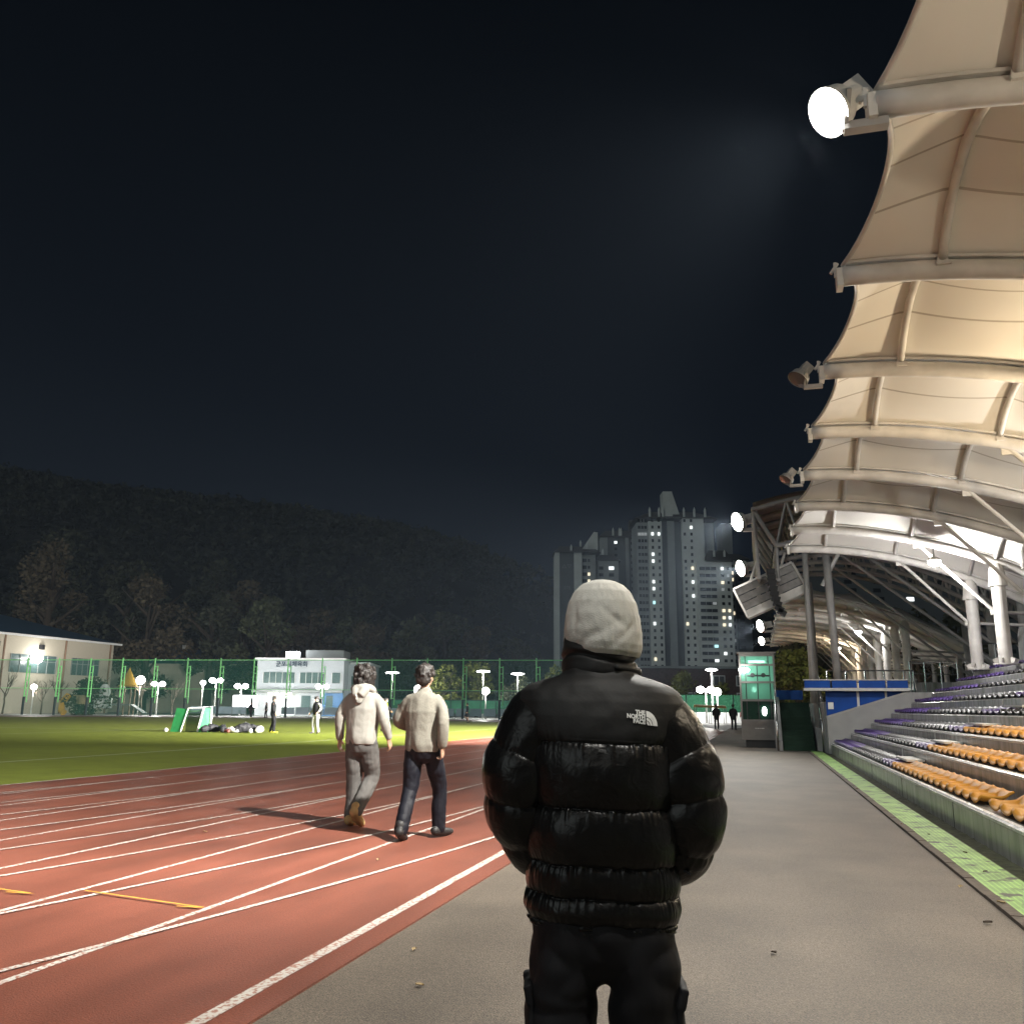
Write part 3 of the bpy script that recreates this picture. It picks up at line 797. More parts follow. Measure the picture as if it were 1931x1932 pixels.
for x in (6.5, 7.2, 7.9, 8.6): MB().tube([(x, 31.2, 2.56), (x, 31.2, 3.45)], 0.022, 8).build('post', M_chrome, rl3)

sr = thing('stair', 'narrow stair with dark green carpet between stainless handrails', 'stair', (1.3, 33.4, 0))
M_carpet = mat('dark_green_stair_carpet', (0.006, 0.028, 0.014), 0.9, var=0.3, scale=20)
for k in range(10):
    b = MB(); b.box((1.31, 33.55 + 0.27 * k + 1.2 - 0.0, 0.0825 * (k + 1) * 1.0), (1.04, 2.4, 0.165 * (k + 1)))
    b = MB(); b.box((1.31, 33.55 + 0.27 * k, 0.0825 * (k + 1)), (1.04, 0.268, 0.165 * (k + 1)))
    q = b.build('step', M_carpet, sr)
for x in (0.66, 2.0):
    b = MB(); P = [(33.3, 0), (36.3, 0), (36.3, 1.85), (35.9, 1.85), (33.3, 0.30)]; n = 5
    vs = [(xx, y, z) for xx in (x - 0.10, x + 0.10) for y, z in P]
    b.add(vs, [tuple(range(n)), tuple(range(2 * n - 1, n - 1, -1))] + [(i, n + i, n + (i + 1) % n, (i + 1) % n) for i in range(n)])
    b.build('side_wall', M_conc2, sr)
for x in (0.60, 2.08, 2.2):
    b = MB(); b.tube([(x, 33.2, 0), (x, 33.2, 1.0), (x, 33.3, 1.08), (x, 35.9, 2.62), (x, 36.3, 2.66), (x, 36.3, 1.65)], 0.035, 10)
    b.tube([(x, 33.25, 0.6), (x, 36.2, 2.25)], 0.022, 8)
    b.build('handrail', M_chrome, sr, smooth=True)
MB().box((1.2, 37.6, 1.95), (1.0, 0.12, 0.36)).build('blue_panel', M_blue, sr)

# glazed kiosk
kk = thing('glass_kiosk', 'narrow glass kiosk with green panes and grey metal base on the path', 'kiosk', (0, 36.2, 0))
KX0, KX1, KY, KD = -0.60, 0.63, 35.5, 1.5
def kiosk_glass():
    m = bpy.data.materials.new('green_kiosk_glass'); m.use_nodes = True
    n = m.node_tree; b = n.nodes['Principled BSDF']; o = n.nodes['Material Output']
    b.inputs['Base Color'].default_value = (0.16, 0.34, 0.27, 1); b.inputs['Roughness'].default_value = 0.12
    t = n.nodes.new('ShaderNodeBsdfTranslucent'); t.inputs[0].default_value = (0.36, 0.66, 0.54, 1)
    tr_ = n.nodes.new('ShaderNodeBsdfTransparent'); tr_.inputs[0].default_value = (0.6, 0.88, 0.78, 1)
    mx = n.nodes.new('ShaderNodeMixShader'); mx.inputs[0].default_value = 0.55
    n.links.new(b.outputs[0], mx.inputs[1]); n.links.new(t.outputs[0], mx.inputs[2])
    m2 = n.nodes.new('ShaderNodeMixShader'); m2.inputs[0].default_value = 0.30
    n.links.new(mx.outputs[0], m2.inputs[1]); n.links.new(tr_.outputs[0], m2.inputs[2]); n.links.new(m2.outputs[0], o.inputs[0])
    return m
M_kg = kiosk_glass(); M_kf = mat('kiosk_frame', (0.16, 0.15, 0.14), 0.5); M_kdark = mat('dark_green_glass', (0.006, 0.03, 0.018), 0.15, spec=0.6)
zs = [0.98, 1.72, 2.38, 3.02, 3.40]
b = MB()
for z in zs[:]: b.box(((KX0 + KX1) / 2, KY, z), (KX1 - KX0 + 0.06, 0.07, 0.075 if z < 3.3 else 0.12))
for x in (KX0, KX1): b.box((x, KY, 2.2), (0.07, 0.08, 2.5)); b.box((x, KY + KD, 2.2), (0.07, 0.08, 2.5))
for x in (KX0, KX1):
    for z in zs: b.box((x, KY + KD / 2, z), (0.06, KD, 0.06))
b.box(((KX0 + KX1) / 2, KY + KD / 2, 3.47), (KX1 - KX0 + 0.2, KD + 0.2, 0.06))
b.build('frame', M_kf, kk)
for j in range(4):
    b = MB(); z0, z1 = zs[j] + 0.035, zs[j + 1] - 0.035
    b.box(((KX0 + KX1) / 2, KY + 0.01, (z0 + z1) / 2), (KX1 - KX0 - 0.07, 0.012, z1 - z0))
    pn = b.build('pane', M_kg if j else M_kdark, kk)
    d = MB()
    xs_ = (KX0 + 0.2, KX1 - 0.2) if j == 3 else ((KX0 + 0.2, 0.02, KX1 - 0.16) if j < 3 else ())
    for x in xs_: d.box((x, KY - 0.008, (z0 + z1) / 2), (0.035, 0.02, z1 - z0))
    if j == 2:
        d.tube([(KX0 + 0.25, KY - 0.01, 2.62), (KX1 - 0.18, KY - 0.01, 2.62)], 0.03, 8)
        for x in (-0.15, 0.24): d.tube([(x, KY - 0.02, 2.64), (x, KY + 0.005, 2.64)], 0.085, 14)
    d.build('mullion', M_dark, pn)
for x in (KX0, KX1):
    MB().box((x, KY + KD / 2, 2.2), (0.012, KD - 0.1, 2.35)).build('side_pane', M_kg, kk)
MB().box(((KX0 + KX1) / 2, KY + KD, 2.2), (KX1 - KX0 - 0.08, 0.012, 2.35)).build('rear_pane', M_kg, kk)
b = MB(); b.box(((KX0 + KX1) / 2, KY + KD / 2, 0.62), (KX1 - KX0 + 0.06, KD, 0.68)); b.build('base_panel', mat('grey_metal_panel', (0.17, 0.16, 0.15), 0.5, var=0.08), kk)
b = MB()
for i, wd in enumerate((0.05, 0.07, 0.04, 0.09)): b.box((-0.12 + 0.085 * i, KY - 0.004, 0.70), (wd, 0.008, 0.028))
b.build('name_plate', M_steelw, kk)
MB().box(((KX0 + KX1) / 2 + 0.05, KY + KD / 2 + 0.1, 0.14), (KX1 - KX0 - 0.1, KD - 0.1, 0.28)).build('plinth', M_dark, kk)
MB().tube([(KX0 + 0.3, KY + 1.2, 3.2), (KX1 - 0.3, KY + 1.2, 3.2)], 0.05, 10).build('ceiling_lamp', E_park, kk)
lamp('kiosk_light', 'POINT', (0.0, KY + 1.0, 2.9), 55, (0.9, 1, 0.95), 0.15)
MB().ball((-0.12, KY + 0.85, 2.12), 0.10, 12, 8).build('globe_lamp', emat('kiosk_globe', (0.85, 1, 0.95), 8), kk)
MB().ball((0.22, KY - 0.05, 1.32), (0.085, 0.05, 0.16), 12, 8).build('wall_lamp', emat('kiosk_wall_lamp', (1, 1, 0.98), 14), kk)
MB().ball((-0.45, KY - 0.08, 2.83), (0.20, 0.10, 0.09), 14, 8).build('bulkhead_lamp', E_park, kk)
lamp('kiosk_front_light', 'POINT', (-0.45, KY - 0.3, 2.8), 30, (1, 1, 0.97), 0.1)

# arched picket panels on the top tier
af = thing('arched_fence', 'grey picket fence with rounded tops behind the top row of the stand', 'fence', (8.0, 28, 2.58))
M_pick = mat('grey_picket', (0.33, 0.33, 0.33), 0.5)
for i in range(9):
    yc = 21.0 + 1.12 * i; b = MB(); Rr = 0.5
    arc = [(7.7, yc + Rr * math.cos(a), 3.40 + Rr * math.sin(a)) for a in np.linspace(0, math.pi, 15)]
    b.tube([(7.7, yc + Rr, 2.58)] + arc + [(7.7, yc - Rr, 2.58)], 0.032, 8)
    for j in range(-8, 9):
        yy = yc + j * 0.056; zt = 3.40 + math.sqrt(max(0, Rr * Rr - (j * 0.056) ** 2))
        b.tube([(7.7, yy, 2.6), (7.7, yy, zt)], 0.011, 5)
    b.tube([(7.7, yc - Rr, 2.72), (7.7, yc + Rr, 2.72)], 0.02, 6)
    b.build('picket_panel', M_pick, af)
# stand under the far canopy
fs_ = thing('grandstand', 'far concrete grandstand under the far canopy, mostly hidden by the blue screens', 'grandstand', (4, 57, 0))
for k in range(8):
    x0 = TX + TW * k; bevel_step(x0, x0 + TW if k < 7 else 10.5, -0.1, TZ + TH * k, 42.3, 73).build('tier', M_conc, fs_)
# ================================================================== vegetation
def leaf_mesh(name, P, size, m, up=0.3):
    """one small quad per point, randomly turned"""
    n = len(P)
    a = rng.normal(size=(n, 3)); a[:, 2] *= 0.7; a /= np.linalg.norm(a, axis=1)[:, None]
    b = rng.normal(size=(n, 3)); b -= (b * a).sum(1)[:, None] * a; b /= np.linalg.norm(b, axis=1)[:, None]
    s = size * rng.uniform(0.6, 1.4, n)[:, None]
    V = np.empty((n, 4, 3)); V[:, 0] = P - a * s; V[:, 1] = P + b * s * 0.55; V[:, 2] = P + a * s; V[:, 3] = P - b * s * 0.55
    me = bpy.data.meshes.new(name)
    me.vertices.add(4 * n); me.vertices.foreach_set('co', V.reshape(-1))
    me.loops.add(4 * n); me.loops.foreach_set('vertex_index', np.arange(4 * n, dtype=np.int32))
    me.polygons.add(n); me.polygons.foreach_set('loop_start', np.arange(0, 4 * n, 4, dtype=np.int32))
    me.materials.append(m); me.update(); me.validate()
    return me

def crown_points(h, wdt, n, base=0.25, blobs=16, seed=0):
    r = np.random.default_rng(seed); P = []
    k = max(1, n // blobs)
    for i in range(blobs):
        t = r.uniform(0, 1); z = h * (base + (1 - base) * (0.08 + 0.86 * t))
        rad = wdt / 2 * math.sin(math.pi * (0.12 + 0.80 * t) ** 0.8) * r.uniform(0.35, 0.85)
        an = r.uniform(0, 2 * math.pi); c = np.array([rad * math.cos(an), rad * math.sin(an), z])
        br = wdt * r.uniform(0.13, 0.24)
        d = r.normal(size=(k, 3)); d /= np.linalg.norm(d, axis=1)[:, None]
        P.append(c + d * br * (r.uniform(0.25, 1, (k, 1)) ** 0.5) * np.array([1, 1, 0.8]))
    return np.concatenate(P), h

def trunk_mb(h, wdt, seed=0, thick=0.035, levels=9):
    r = random.Random(seed); b = MB()
    b.tube([(0, 0, 0), (0.1, 0, h * 0.3), (r.uniform(-.3, .3), r.uniform(-.3, .3), h * 0.62), (0, 0, h * 0.85)], [h * thick, h * thick * .75, h * thick * .45, h * 0.006], 8)
    for i in range(levels):
        z = h * r.uniform(0.25, 0.7); a = r.uniform(0, 2 * math.pi); L = wdt * r.uniform(0.25, 0.45)
        b.tube([(0, 0, z), (L * .5 * math.cos(a), L * .5 * math.sin(a), z + L * .45), (L * math.cos(a), L * math.sin(a), z + L * 0.9)], [h * thick * .4, h * thick * .25, h * 0.004], 6)
    return b

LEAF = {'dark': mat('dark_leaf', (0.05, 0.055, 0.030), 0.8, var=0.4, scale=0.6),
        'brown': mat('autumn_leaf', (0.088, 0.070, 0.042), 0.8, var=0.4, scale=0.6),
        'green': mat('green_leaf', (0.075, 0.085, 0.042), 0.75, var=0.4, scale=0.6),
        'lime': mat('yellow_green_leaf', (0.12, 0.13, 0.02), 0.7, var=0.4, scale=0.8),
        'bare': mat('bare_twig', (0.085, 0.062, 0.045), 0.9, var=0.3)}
TREE_ME = {}
def tree(name, label, u, d, h, wdt, leafk, seed, group=None, n=2600, base=0.2, size=0.34, cat='tree', z=0.0, blobs=18):
    p = at(u, d, z); t = thing(name, label, cat, p, (seed * 1.7) % 6.28, group)
    P, _ = crown_points(h, wdt, n, base, blobs, seed)
    part('trunk', trunk_mb(h, wdt, seed).mesh('trunk', M_bark, smooth=True), t)
    part('crown', leaf_mesh('crown', P, size, LEAF[leafk]), t)
    return t

# wooded hill
def hill_h(u, d):
    xs = [-420, -250, -200, -120, -60, -20, 20, 120, 300, 500]
    hs = [134, 114, 103, 95, 85, 76, 62, 52, 40, 30]
    ridge = np.interp(u, xs, hs)
    d0 = 205 + 0.10 * (u + 250) + 190 * np.clip((u + 40) / 55, 0, 1); t = np.clip((d - d0) / np.maximum(450 - d0, 20), 0, 1.25)
    s = np.where(t < 1, 0.5 - 0.5 * np.cos(np.pi * np.clip(t, 0, 1) ** 0.8), 1 - (t - 1) * 1.0)
    return ridge * s * 0.955
hb = MB()
NU, ND = 90, 40
hb.grid(lambda a, b_: (lambda u, d: at(u, d, -1 + float(hill_h(u, d)) + (3 * mnoise.noise(Vector((u * .03, d * .03, 0))) if d > 230 else 0)))(-480 + 1000 * a, 190 + 360 * b_), NU, ND)
struct('wooded_hill', hb, mat('hill_soil', (0.018, 0.018, 0.012), 0.95, var=0.3, scale=0.05), smooth=True)
Pf = []
for i in range(4300):
    u = rng.uniform(-330, 130); d = 225 + 235 * rng.uniform(0, 1) ** 0.8
    if d > 465: continue
    if u > -40 and d < 232 + 190 * min(1, (u + 40) / 55): continue
    z = float(hill_h(u, d)); r = rng.uniform(2.6, 5.2)
    c = at(u, d, z + r * 0.9); k = 34
    q = rng.normal(size=(k, 3)); q /= np.linalg.norm(q, axis=1)[:, None]; q[:, 2] = np.abs(q[:, 2]) * 1.2
    Pf.append(np.array(c) + q * r * rng.uniform(0.6, 1.05, (k, 1)))
fo = bpy.data.objects.new('forest', leaf_mesh('forest', np.concatenate(Pf), 1.25, mat('night_forest_leaf', (0.034, 0.036, 0.020), 0.9, var=0.45, scale=0.05)))
COL.objects.link(fo); tag(fo, 'dark wooded hillside rising behind the sports ground', 'forest', kind='stuff')

# separate trees at the foot of the hill (u, d, height, width, leaf, label)
G_ = 'trees at the foot of the hill'
FOOT = [(-88, 172, 34, 17, 'brown', 'tallest brown tree behind the blue roofed hall, at the left edge of the photo'),
        (-75, 176, 30, 16, 'dark', 'tall dark tree rising behind the right end of the cream hall'),
        (-66, 165, 25, 15, 'brown', 'brown tree behind the low blue roof'),
        (-56, 170, 23, 14, 'dark', 'dark tree between the low blue roof and the white building'),
        (-52, 178, 27, 15, 'brown', 'tall rusty tree left of the white building, the highest there'),
        (-45, 168, 21, 13, 'green', 'grey green tree just left of the white building'),
        (-38, 172, 20, 13, 'brown', 'brown tree right behind the lamp on the white building'),
        (-31, 176, 19, 12, 'green', 'green tree left of the rooftop box of the white building'),
        (-26, 165, 16, 11, 'brown', 'brown tree directly behind the rooftop box'),
        (-19.5, 174, 17.5, 13, 'green', 'broad tree above the hooded walker, pale green'),
        (-13, 178, 21, 12, 'dark', 'dark tall tree behind the two walkers, right of the broad pale one'),
        (-7, 182, 17, 12, 'brown', 'dim brown tree above the green net near the middle'),
        (1, 190, 15, 13, 'dark', 'dim dark tree low over the net left of the man in black'),
        (-97, 190, 38, 18, 'dark', 'big dark tree high behind the cream hall'),
        (-64, 195, 32, 16, 'dark', 'dark tree high up behind the low blue roof'),
        (-34, 200, 27, 15, 'dark', 'dark tree high behind the white building')]
for i, (u, d, h, wd, lk, lb) in enumerate(FOOT):
    tree('broadleaf_tree', lb, u, d, h, wd, lk, 20 + i, G_, n=3000, base=0.12, size=0.46)
G2 = 'trees behind the green net'
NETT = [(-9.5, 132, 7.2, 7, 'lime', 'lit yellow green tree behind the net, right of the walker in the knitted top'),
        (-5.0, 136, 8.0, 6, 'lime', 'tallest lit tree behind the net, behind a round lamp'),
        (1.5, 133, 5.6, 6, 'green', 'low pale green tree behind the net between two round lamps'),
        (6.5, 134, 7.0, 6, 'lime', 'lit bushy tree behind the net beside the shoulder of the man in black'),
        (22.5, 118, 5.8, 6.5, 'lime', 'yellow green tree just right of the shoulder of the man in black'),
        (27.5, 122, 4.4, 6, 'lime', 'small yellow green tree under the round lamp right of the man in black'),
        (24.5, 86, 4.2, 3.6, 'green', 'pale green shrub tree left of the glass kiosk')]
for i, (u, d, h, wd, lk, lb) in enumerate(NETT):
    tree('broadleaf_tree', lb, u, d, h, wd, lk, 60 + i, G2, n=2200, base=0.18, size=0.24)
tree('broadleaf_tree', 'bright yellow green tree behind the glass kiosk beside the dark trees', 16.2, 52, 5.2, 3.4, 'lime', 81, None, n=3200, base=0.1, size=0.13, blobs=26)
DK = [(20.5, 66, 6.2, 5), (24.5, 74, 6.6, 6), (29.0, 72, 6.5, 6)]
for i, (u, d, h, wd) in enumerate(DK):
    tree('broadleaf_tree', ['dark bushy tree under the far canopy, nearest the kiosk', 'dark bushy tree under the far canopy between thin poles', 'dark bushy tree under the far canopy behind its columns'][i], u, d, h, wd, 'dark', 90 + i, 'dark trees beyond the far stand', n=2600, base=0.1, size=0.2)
for i, (u, d, h) in enumerate([(21.5, 48.0, 6.5), (24.6, 50.0, 7.0)]):
    tree('broadleaf_tree', ['dark tree seen between the grey columns behind the top tier', 'dark tree behind the arched fence on the top tier'][i], u, d, h, 4, 'dark', 96 + i, 'dark trees behind the stand', n=2000, base=0.1, size=0.16)
tree('round_bush', 'round dark clipped bush in front of the cream hall', -56.5, 124, 4.6, 6.5, 'dark', 101, None, n=2600, base=0.0, size=0.22, cat='bush')
# leafless shrubs in front of the hall
def bare_tree(label, u, d, h, wd, seed):
    r = random.Random(seed); t = thing('bare_tree', label, 'tree', at(u, d), 0, 'bare trees in front of the cream hall')
    p0 = at(u, d); b = MB()
    def grow(p, dr, L, rad, lev):
        q = p + dr * L; b.tube([p, (p + q) / 2 + Vector((r.uniform(-.05, .05) * L,) * 3), q], [rad, rad * .8, rad * .6], 5 if lev else 7, cap=False)
        if lev < 4:
            for _ in range(3 if lev else 4):
                nd = (dr + Vector((r.uniform(-.7, .7), r.uniform(-.7, .7), r.uniform(-.1, .5)))).normalized(); grow(q - dr * L * r.uniform(0, .4), nd, L * r.uniform(.55, .78), rad * .55, lev + 1)
    k = b; grow(Vector(p0), Vector((0, 0, 1)), h * 0.32, 0.13, 0)
    b.build('trunk', LEAF['bare'], t)
for i, (u, d, h, lb) in enumerate([(-66.5, 121, 8.5, 'reddish bare tree at the left edge in front of the cream hall'), (-63.5, 125, 7.5, 'bare tree in front of the left windows of the cream hall'),
                               (-60.3, 122, 6.5, 'thin bare tree beside the round dark bush'), (-50.5, 126, 7.0, 'bare tree in front of the right windows of the cream hall'), (-46.5, 127, 6.5, 'brown bare tree under the low blue roof')]):
    bare_tree(lb, u, d, h, 4, 140 + i)

# ================================================================== far buildings
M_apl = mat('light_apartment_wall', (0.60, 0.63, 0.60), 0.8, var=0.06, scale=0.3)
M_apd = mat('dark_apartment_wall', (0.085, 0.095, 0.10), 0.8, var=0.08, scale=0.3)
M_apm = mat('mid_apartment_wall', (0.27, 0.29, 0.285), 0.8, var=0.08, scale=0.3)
M_aproof = mat('dark_apartment_roof', (0.05, 0.048, 0.045), 0.8)
M_glass = mat('dark_window_glass', (0.02, 0.022, 0.024), 0.2, var=0.3, scale=0.4)
def ubox(mb, u0, u1, d0, d1, z0, z1):
    """box in the spectator-aligned ground frame"""
    c = at((u0 + u1) / 2, (d0 + d1) / 2, (z0 + z1) / 2)
    return mb.box(c, (u1 - u0, d1 - d0, z1 - z0), rz=CAM_YAW)
def hip(mb, u0, u1, d0, d1, z, h, inset):
    A = [at(u0, d0, z), at(u1, d0, z), at(u1, d1, z), at(u0, d1, z)]
    dm = (d0 + d1) / 2
    B = [at(u0 + inset, dm, z + h), at(u1 - inset, dm, z + h)]
    return mb.add(A + B, [(3, 2, 1, 0), (0, 1, 5, 4), (1, 2, 5), (2, 3, 4, 5), (3, 0, 4)])
def window_mesh(wd, ht, kind):
    b = MB(); b.box((0, 0, 0), (wd, 0.12, ht))
    return b.mesh('window', kind)
WIN = {}
def window(root, u, d, z, wd, ht, lit=None):
    key = (wd, ht, lit)
    if key not in WIN:
        m = {None: M_glass, 'w': E_win, 'y': E_winw, 'c': E_winc, 'd': E_wind}[lit]
        b = MB(); c_, s_ = math.cos(CAM_YAW), math.sin(CAM_YAW)
        b.box((0, 0, 0), (wd, 0.3, ht), rz=CAM_YAW, mi=0)
        if wd > 3:
            for k in (-1, 1): b.box((k * wd / 6 * c_ + 0.17 * s_, k * wd / 6 * s_ - 0.17 * c_, 0), (0.12, 0.06, ht), rz=CAM_YAW, mi=1)
        WIN[key] = b.mesh('window', [m, M_apl])
    p = at(u, d - 0.08, z)
    o = bpy.data.objects.new('window', WIN[key]); COL.objects.link(o); o.parent = root; o.location = p - root.location
    return o
FL = 2.8
def tower(label, u, d, group='apartment towers behind the stand'):
    return thing('apartment_tower', label, 'apartment tower', at(u, d), 0, group)
rw = random.Random(11)
def litpick(p=0.08):
    x = rw.random()
    return None if x > p else ('w' if x < p * 0.5 else 'y' if x < p * 0.75 else 'd' if x < p * .95 else 'c')
D0 = 360
# A: gable towards us, long side running away to the right
A = tower('apartment tower with a gable wall numbered 375, leftmost of the towers', 23, D0)
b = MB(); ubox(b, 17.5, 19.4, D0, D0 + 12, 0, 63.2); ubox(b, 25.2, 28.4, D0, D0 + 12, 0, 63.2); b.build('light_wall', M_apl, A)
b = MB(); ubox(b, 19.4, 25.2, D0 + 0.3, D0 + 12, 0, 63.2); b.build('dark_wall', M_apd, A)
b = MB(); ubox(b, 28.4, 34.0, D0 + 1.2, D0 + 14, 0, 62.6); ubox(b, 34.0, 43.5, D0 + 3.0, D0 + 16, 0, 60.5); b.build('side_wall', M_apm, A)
b = MB(); hip(b, 16.8, 36, D0 - 0.8, D0 + 13, 63.2, 3.6, 3); hip(b, 34, 44.4, D0 + 2.2, D0 + 17, 60.5, 3.4, 2); b.build('roof', M_aproof, A)
b = MB()
c0 = [at(28.6, D0 + 3, 65), at(35.2, D0 + 3, 65), at(35.2, D0 + 3, 72.2), at(33.6, D0 + 3, 72.4)]
c1 = [at(28.6, D0 + 9, 65), at(35.2, D0 + 9, 65), at(35.2, D0 + 9, 72.2), at(33.6, D0 + 9, 72.4)]
b.add(c0 + c1, [(0, 1, 2, 3), (7, 6, 5, 4), (0, 4, 5, 1), (1, 5, 6, 2), (2, 6, 7, 3), (3, 7, 4, 0)]); b.build('lift_house', M_apl, A)
b = MB()
for u, z in ((24.2, 64.2), (28.0, 66.0), (30.8, 65.4), (37.0, 62.6)):
    b.tube([at(u, D0 + 1.2, z), at(u, D0 + 1.2, z + 1.6), at(u, D0 + 1.2, z + 2.6)], [0.45, 0.45, 0.05], 6)
b.build('roof_vent', M_apl, A)
for txt, u, z, sz in (('△▽', 22.3, 57.5, 2.0), ('375', 22.4, 48.8, 1.9)):
    me = text_mesh(txt, sz, 0.02, 0.02); me.materials.append(mat('faded_wall_number', (0.20, 0.20, 0.20), 0.8))
    me.transform(Matrix.Rotation(CAM_YAW, 4, 'Z') @ Matrix.Rotation(R(90), 4, 'X')); part('wall_number', me, A, at(u, D0 + 0.2, z) - A.location)
for f in range(21):
    z = 4.2 + FL * f
    if f < 3: continue
    window(A, 31.3, D0 + 1.2, z, 0.9, 1.2, 'y' if f in (18, 16, 15) else litpick(.05))
    window(A, 29.6, D0 + 1.2, z, 1.6, 1.4, None)
    if z < 58:
        window(A, 36.4, D0 + 3, z, 1.7, 1.3, 'c' if f == 17 else litpick(.05)); window(A, 40.6, D0 + 3, z, 2.0, 1.3, 'w' if f in (19, 16) else None)
# B: dark tower behind
B = tower('dark apartment tower partly hidden between its two lighter neighbours', 44, D0 + 22)
b = MB(); ubox(b, 37.8, 51.0, D0 + 20, D0 + 34, 0, 73.5); b.build('dark_wall', M_apd, B)
b = MB(); ubox(b, 48.6, 50.0, D0 + 19.6, D0 + 20, 0, 73.3); ubox(b, 50.0, 54.0, D0 + 22, D0 + 34, 0, 73.0); ubox(b, 37.6, 41.0, D0 + 19.7, D0 + 20, 0, 73.3); b.build('mid_wall', M_apm, B)
b = MB(); hip(b, 37.0, 54.6, D0 + 19, D0 + 35, 73.5, 4.2, 4); ubox(b, 51.5, 56.0, D0 + 26, D0 + 32, 74, 82.5); b.build('roof', M_aproof, B)
b = MB()
for u in (43.5, 46.2, 46.9): b.tube([at(u, D0 + 20.5, 74.2), at(u, D0 + 20.5, 76.8), at(u, D0 + 20.5, 77.8)], [0.45, 0.45, 0.05], 6)
b.build('roof_vent', M_apl, B)
for f in range(5, 25):
    for u in (44.5, 51.3, 53.0): window(B, u, D0 + (20 if u < 49 else 22), 4 + FL * f, 1.2, 1.1, 'w' if (f == 24 and u < 49) else litpick(.03))
# C: the tallest
C = tower('tallest apartment tower with a lift house on its roof and a dark central recess', 64, D0 + 2)
b = MB(); ubox(b, 55.6, 61.0, D0, D0 + 16, 0, 76.5); ubox(b, 69.4, 78.1, D0, D0 + 16, 0, 78); ubox(b, 78.1, 83.2, D0 + 5, D0 + 18, 0, 77); b.build('light_wall', M_apl, C)
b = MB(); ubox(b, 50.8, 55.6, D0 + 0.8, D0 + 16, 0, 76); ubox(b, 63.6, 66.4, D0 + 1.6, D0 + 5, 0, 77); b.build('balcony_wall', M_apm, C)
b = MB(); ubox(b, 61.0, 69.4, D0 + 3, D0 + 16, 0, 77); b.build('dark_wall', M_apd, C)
b = MB(); hip(b, 50.2, 84, D0 - 0.6, D0 + 19, 77.8, 4.6, 8); b.build('roof', M_aproof, C)
b = MB(); ubox(b, 62.2, 66.0, D0 + 2, D0 + 9, 78, 89.5)
q0 = [at(66.0, D0 + 2.2, 80), at(68.8, D0 + 2.2, 80), at(66.0, D0 + 2.2, 89.3)]; q1 = [at(66.0, D0 + 9, 80), at(68.8, D0 + 9, 80), at(66.0, D0 + 9, 89.3)]
b.add(q0 + q1, [(0, 1, 2), (5, 4, 3), (0, 3, 4, 1), (1, 4, 5, 2)]); b.build('lift_house', M_apl, C)
b = MB()
for u in (56.5, 60.3, 62.0, 70.5, 74.8, 79.2): b.tube([at(u, D0 + 1.5, 78.4), at(u, D0 + 1.5, 81.6), at(u, D0 + 1.5, 82.8)], [0.5, 0.5, 0.05], 6)
b.build('roof_vent', M_apl, C)
LITC = {(24, 0): 'd', (24, 1): 'w', (24, 2): 'w', (17, 1): 'w', (14, 1): 'c', (11, 1): 'w', (6, 1): 'y', (4, 1): 'w', (3, 2): 'w', (25, 4): 'w', (17, 4): 'w', (15, 4): 'w', (21, 3): 'd'}
for f in range(4, 27):
    z = 4.0 + FL * f
    for j, (u, wd, d) in enumerate(((53.2, 3.6, D0 + .8), (57.2, 0.9, D0), (59.8, 0.9, D0), (70.3, 0.9, D0), (73.0, 0.9, D0))):
        if j == 3 and f % 2 and f > 19: continue
        window(C, u, d, z, wd, 1.2, LITC.get((f, j), litpick(.06) if j else None))
# D: lower block in front of C's right side
Dd = tower('lower apartment block with long balcony windows in front of the tallest tower', 80, D0 - 2)
b = MB(); ubox(b, 74.0, 87.9, D0 - 3.5, D0 + 0.0 - 0.2, 0, 59.6); b.build('light_wall', M_apl, Dd)
b = MB(); hip(b, 77.6, 88.6, D0 - 4.2, D0 + 4.5, 59.6, 5.0, 2); b.build('roof', M_aproof, Dd)
b = MB()
for u in (81.2, 85.4): b.tube([at(u, D0 - 3, 61.5), at(u, D0 - 3, 63.4), at(u, D0 - 3, 64.4)], [0.45, 0.45, 0.05], 6)
b.build('roof_vent', M_apl, Dd)
LITD = {(19, 1): 'w', (17, 1): 'y', (16, 1): 'd', (13, 1): 'y', (12, 1): 'y', (11, 1): 'y', (13, 2): 'y', (12, 2): 'w', (8, 0): 'c', (7, 1): 'w', (6, 0): 'w', (18, 2): 'd', (14, 0): 'd', (11, 0): None}
for f in range(3, 20):
    z = 3.4 + FL * f
    for j, (u, wd) in enumerate(((78.3, 6.6), (84.1, 1.1), (86.4, 0.9))):
        window(Dd, u, D0 - 3.5, z, wd, 1.25 if wd > 2 else 1.1, LITD.get((f, j), litpick(.07)) if wd < 2 else None)
    if LITD.get((f, 0)): window(Dd, 80.6, D0 - 3.65, z, 1.6, 1.1, LITD[(f, 0)])
# E: dark tower by the truss roof, G: dark tower behind the stand
E_ = tower('dark apartment tower whose upper part stands between the lit floodlights and the roof', 92, D0 + 14)
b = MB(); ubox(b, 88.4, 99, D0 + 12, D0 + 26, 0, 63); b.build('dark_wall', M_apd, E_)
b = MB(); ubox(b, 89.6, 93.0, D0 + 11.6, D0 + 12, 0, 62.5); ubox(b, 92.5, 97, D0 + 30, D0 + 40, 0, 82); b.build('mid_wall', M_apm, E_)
b = MB(); hip(b, 87.8, 99.6, D0 + 11, D0 + 27, 63, 3.4, 3); b.build('roof', M_aproof, E_)
for f in range(3, 21):
    for u in (91.2, 95.2): window(E_, u, D0 + 11.6 if u < 93 else D0 + 12, 4 + FL * f, 2.0, 1.3, {(13, 91.2): 'y', (7, 95.2): 'w', (9, 91.2): 'd'}.get((f, u), litpick(.06)))
Gt = tower('dark apartment tower glimpsed between the trusses and columns behind the stand', 150, 300)
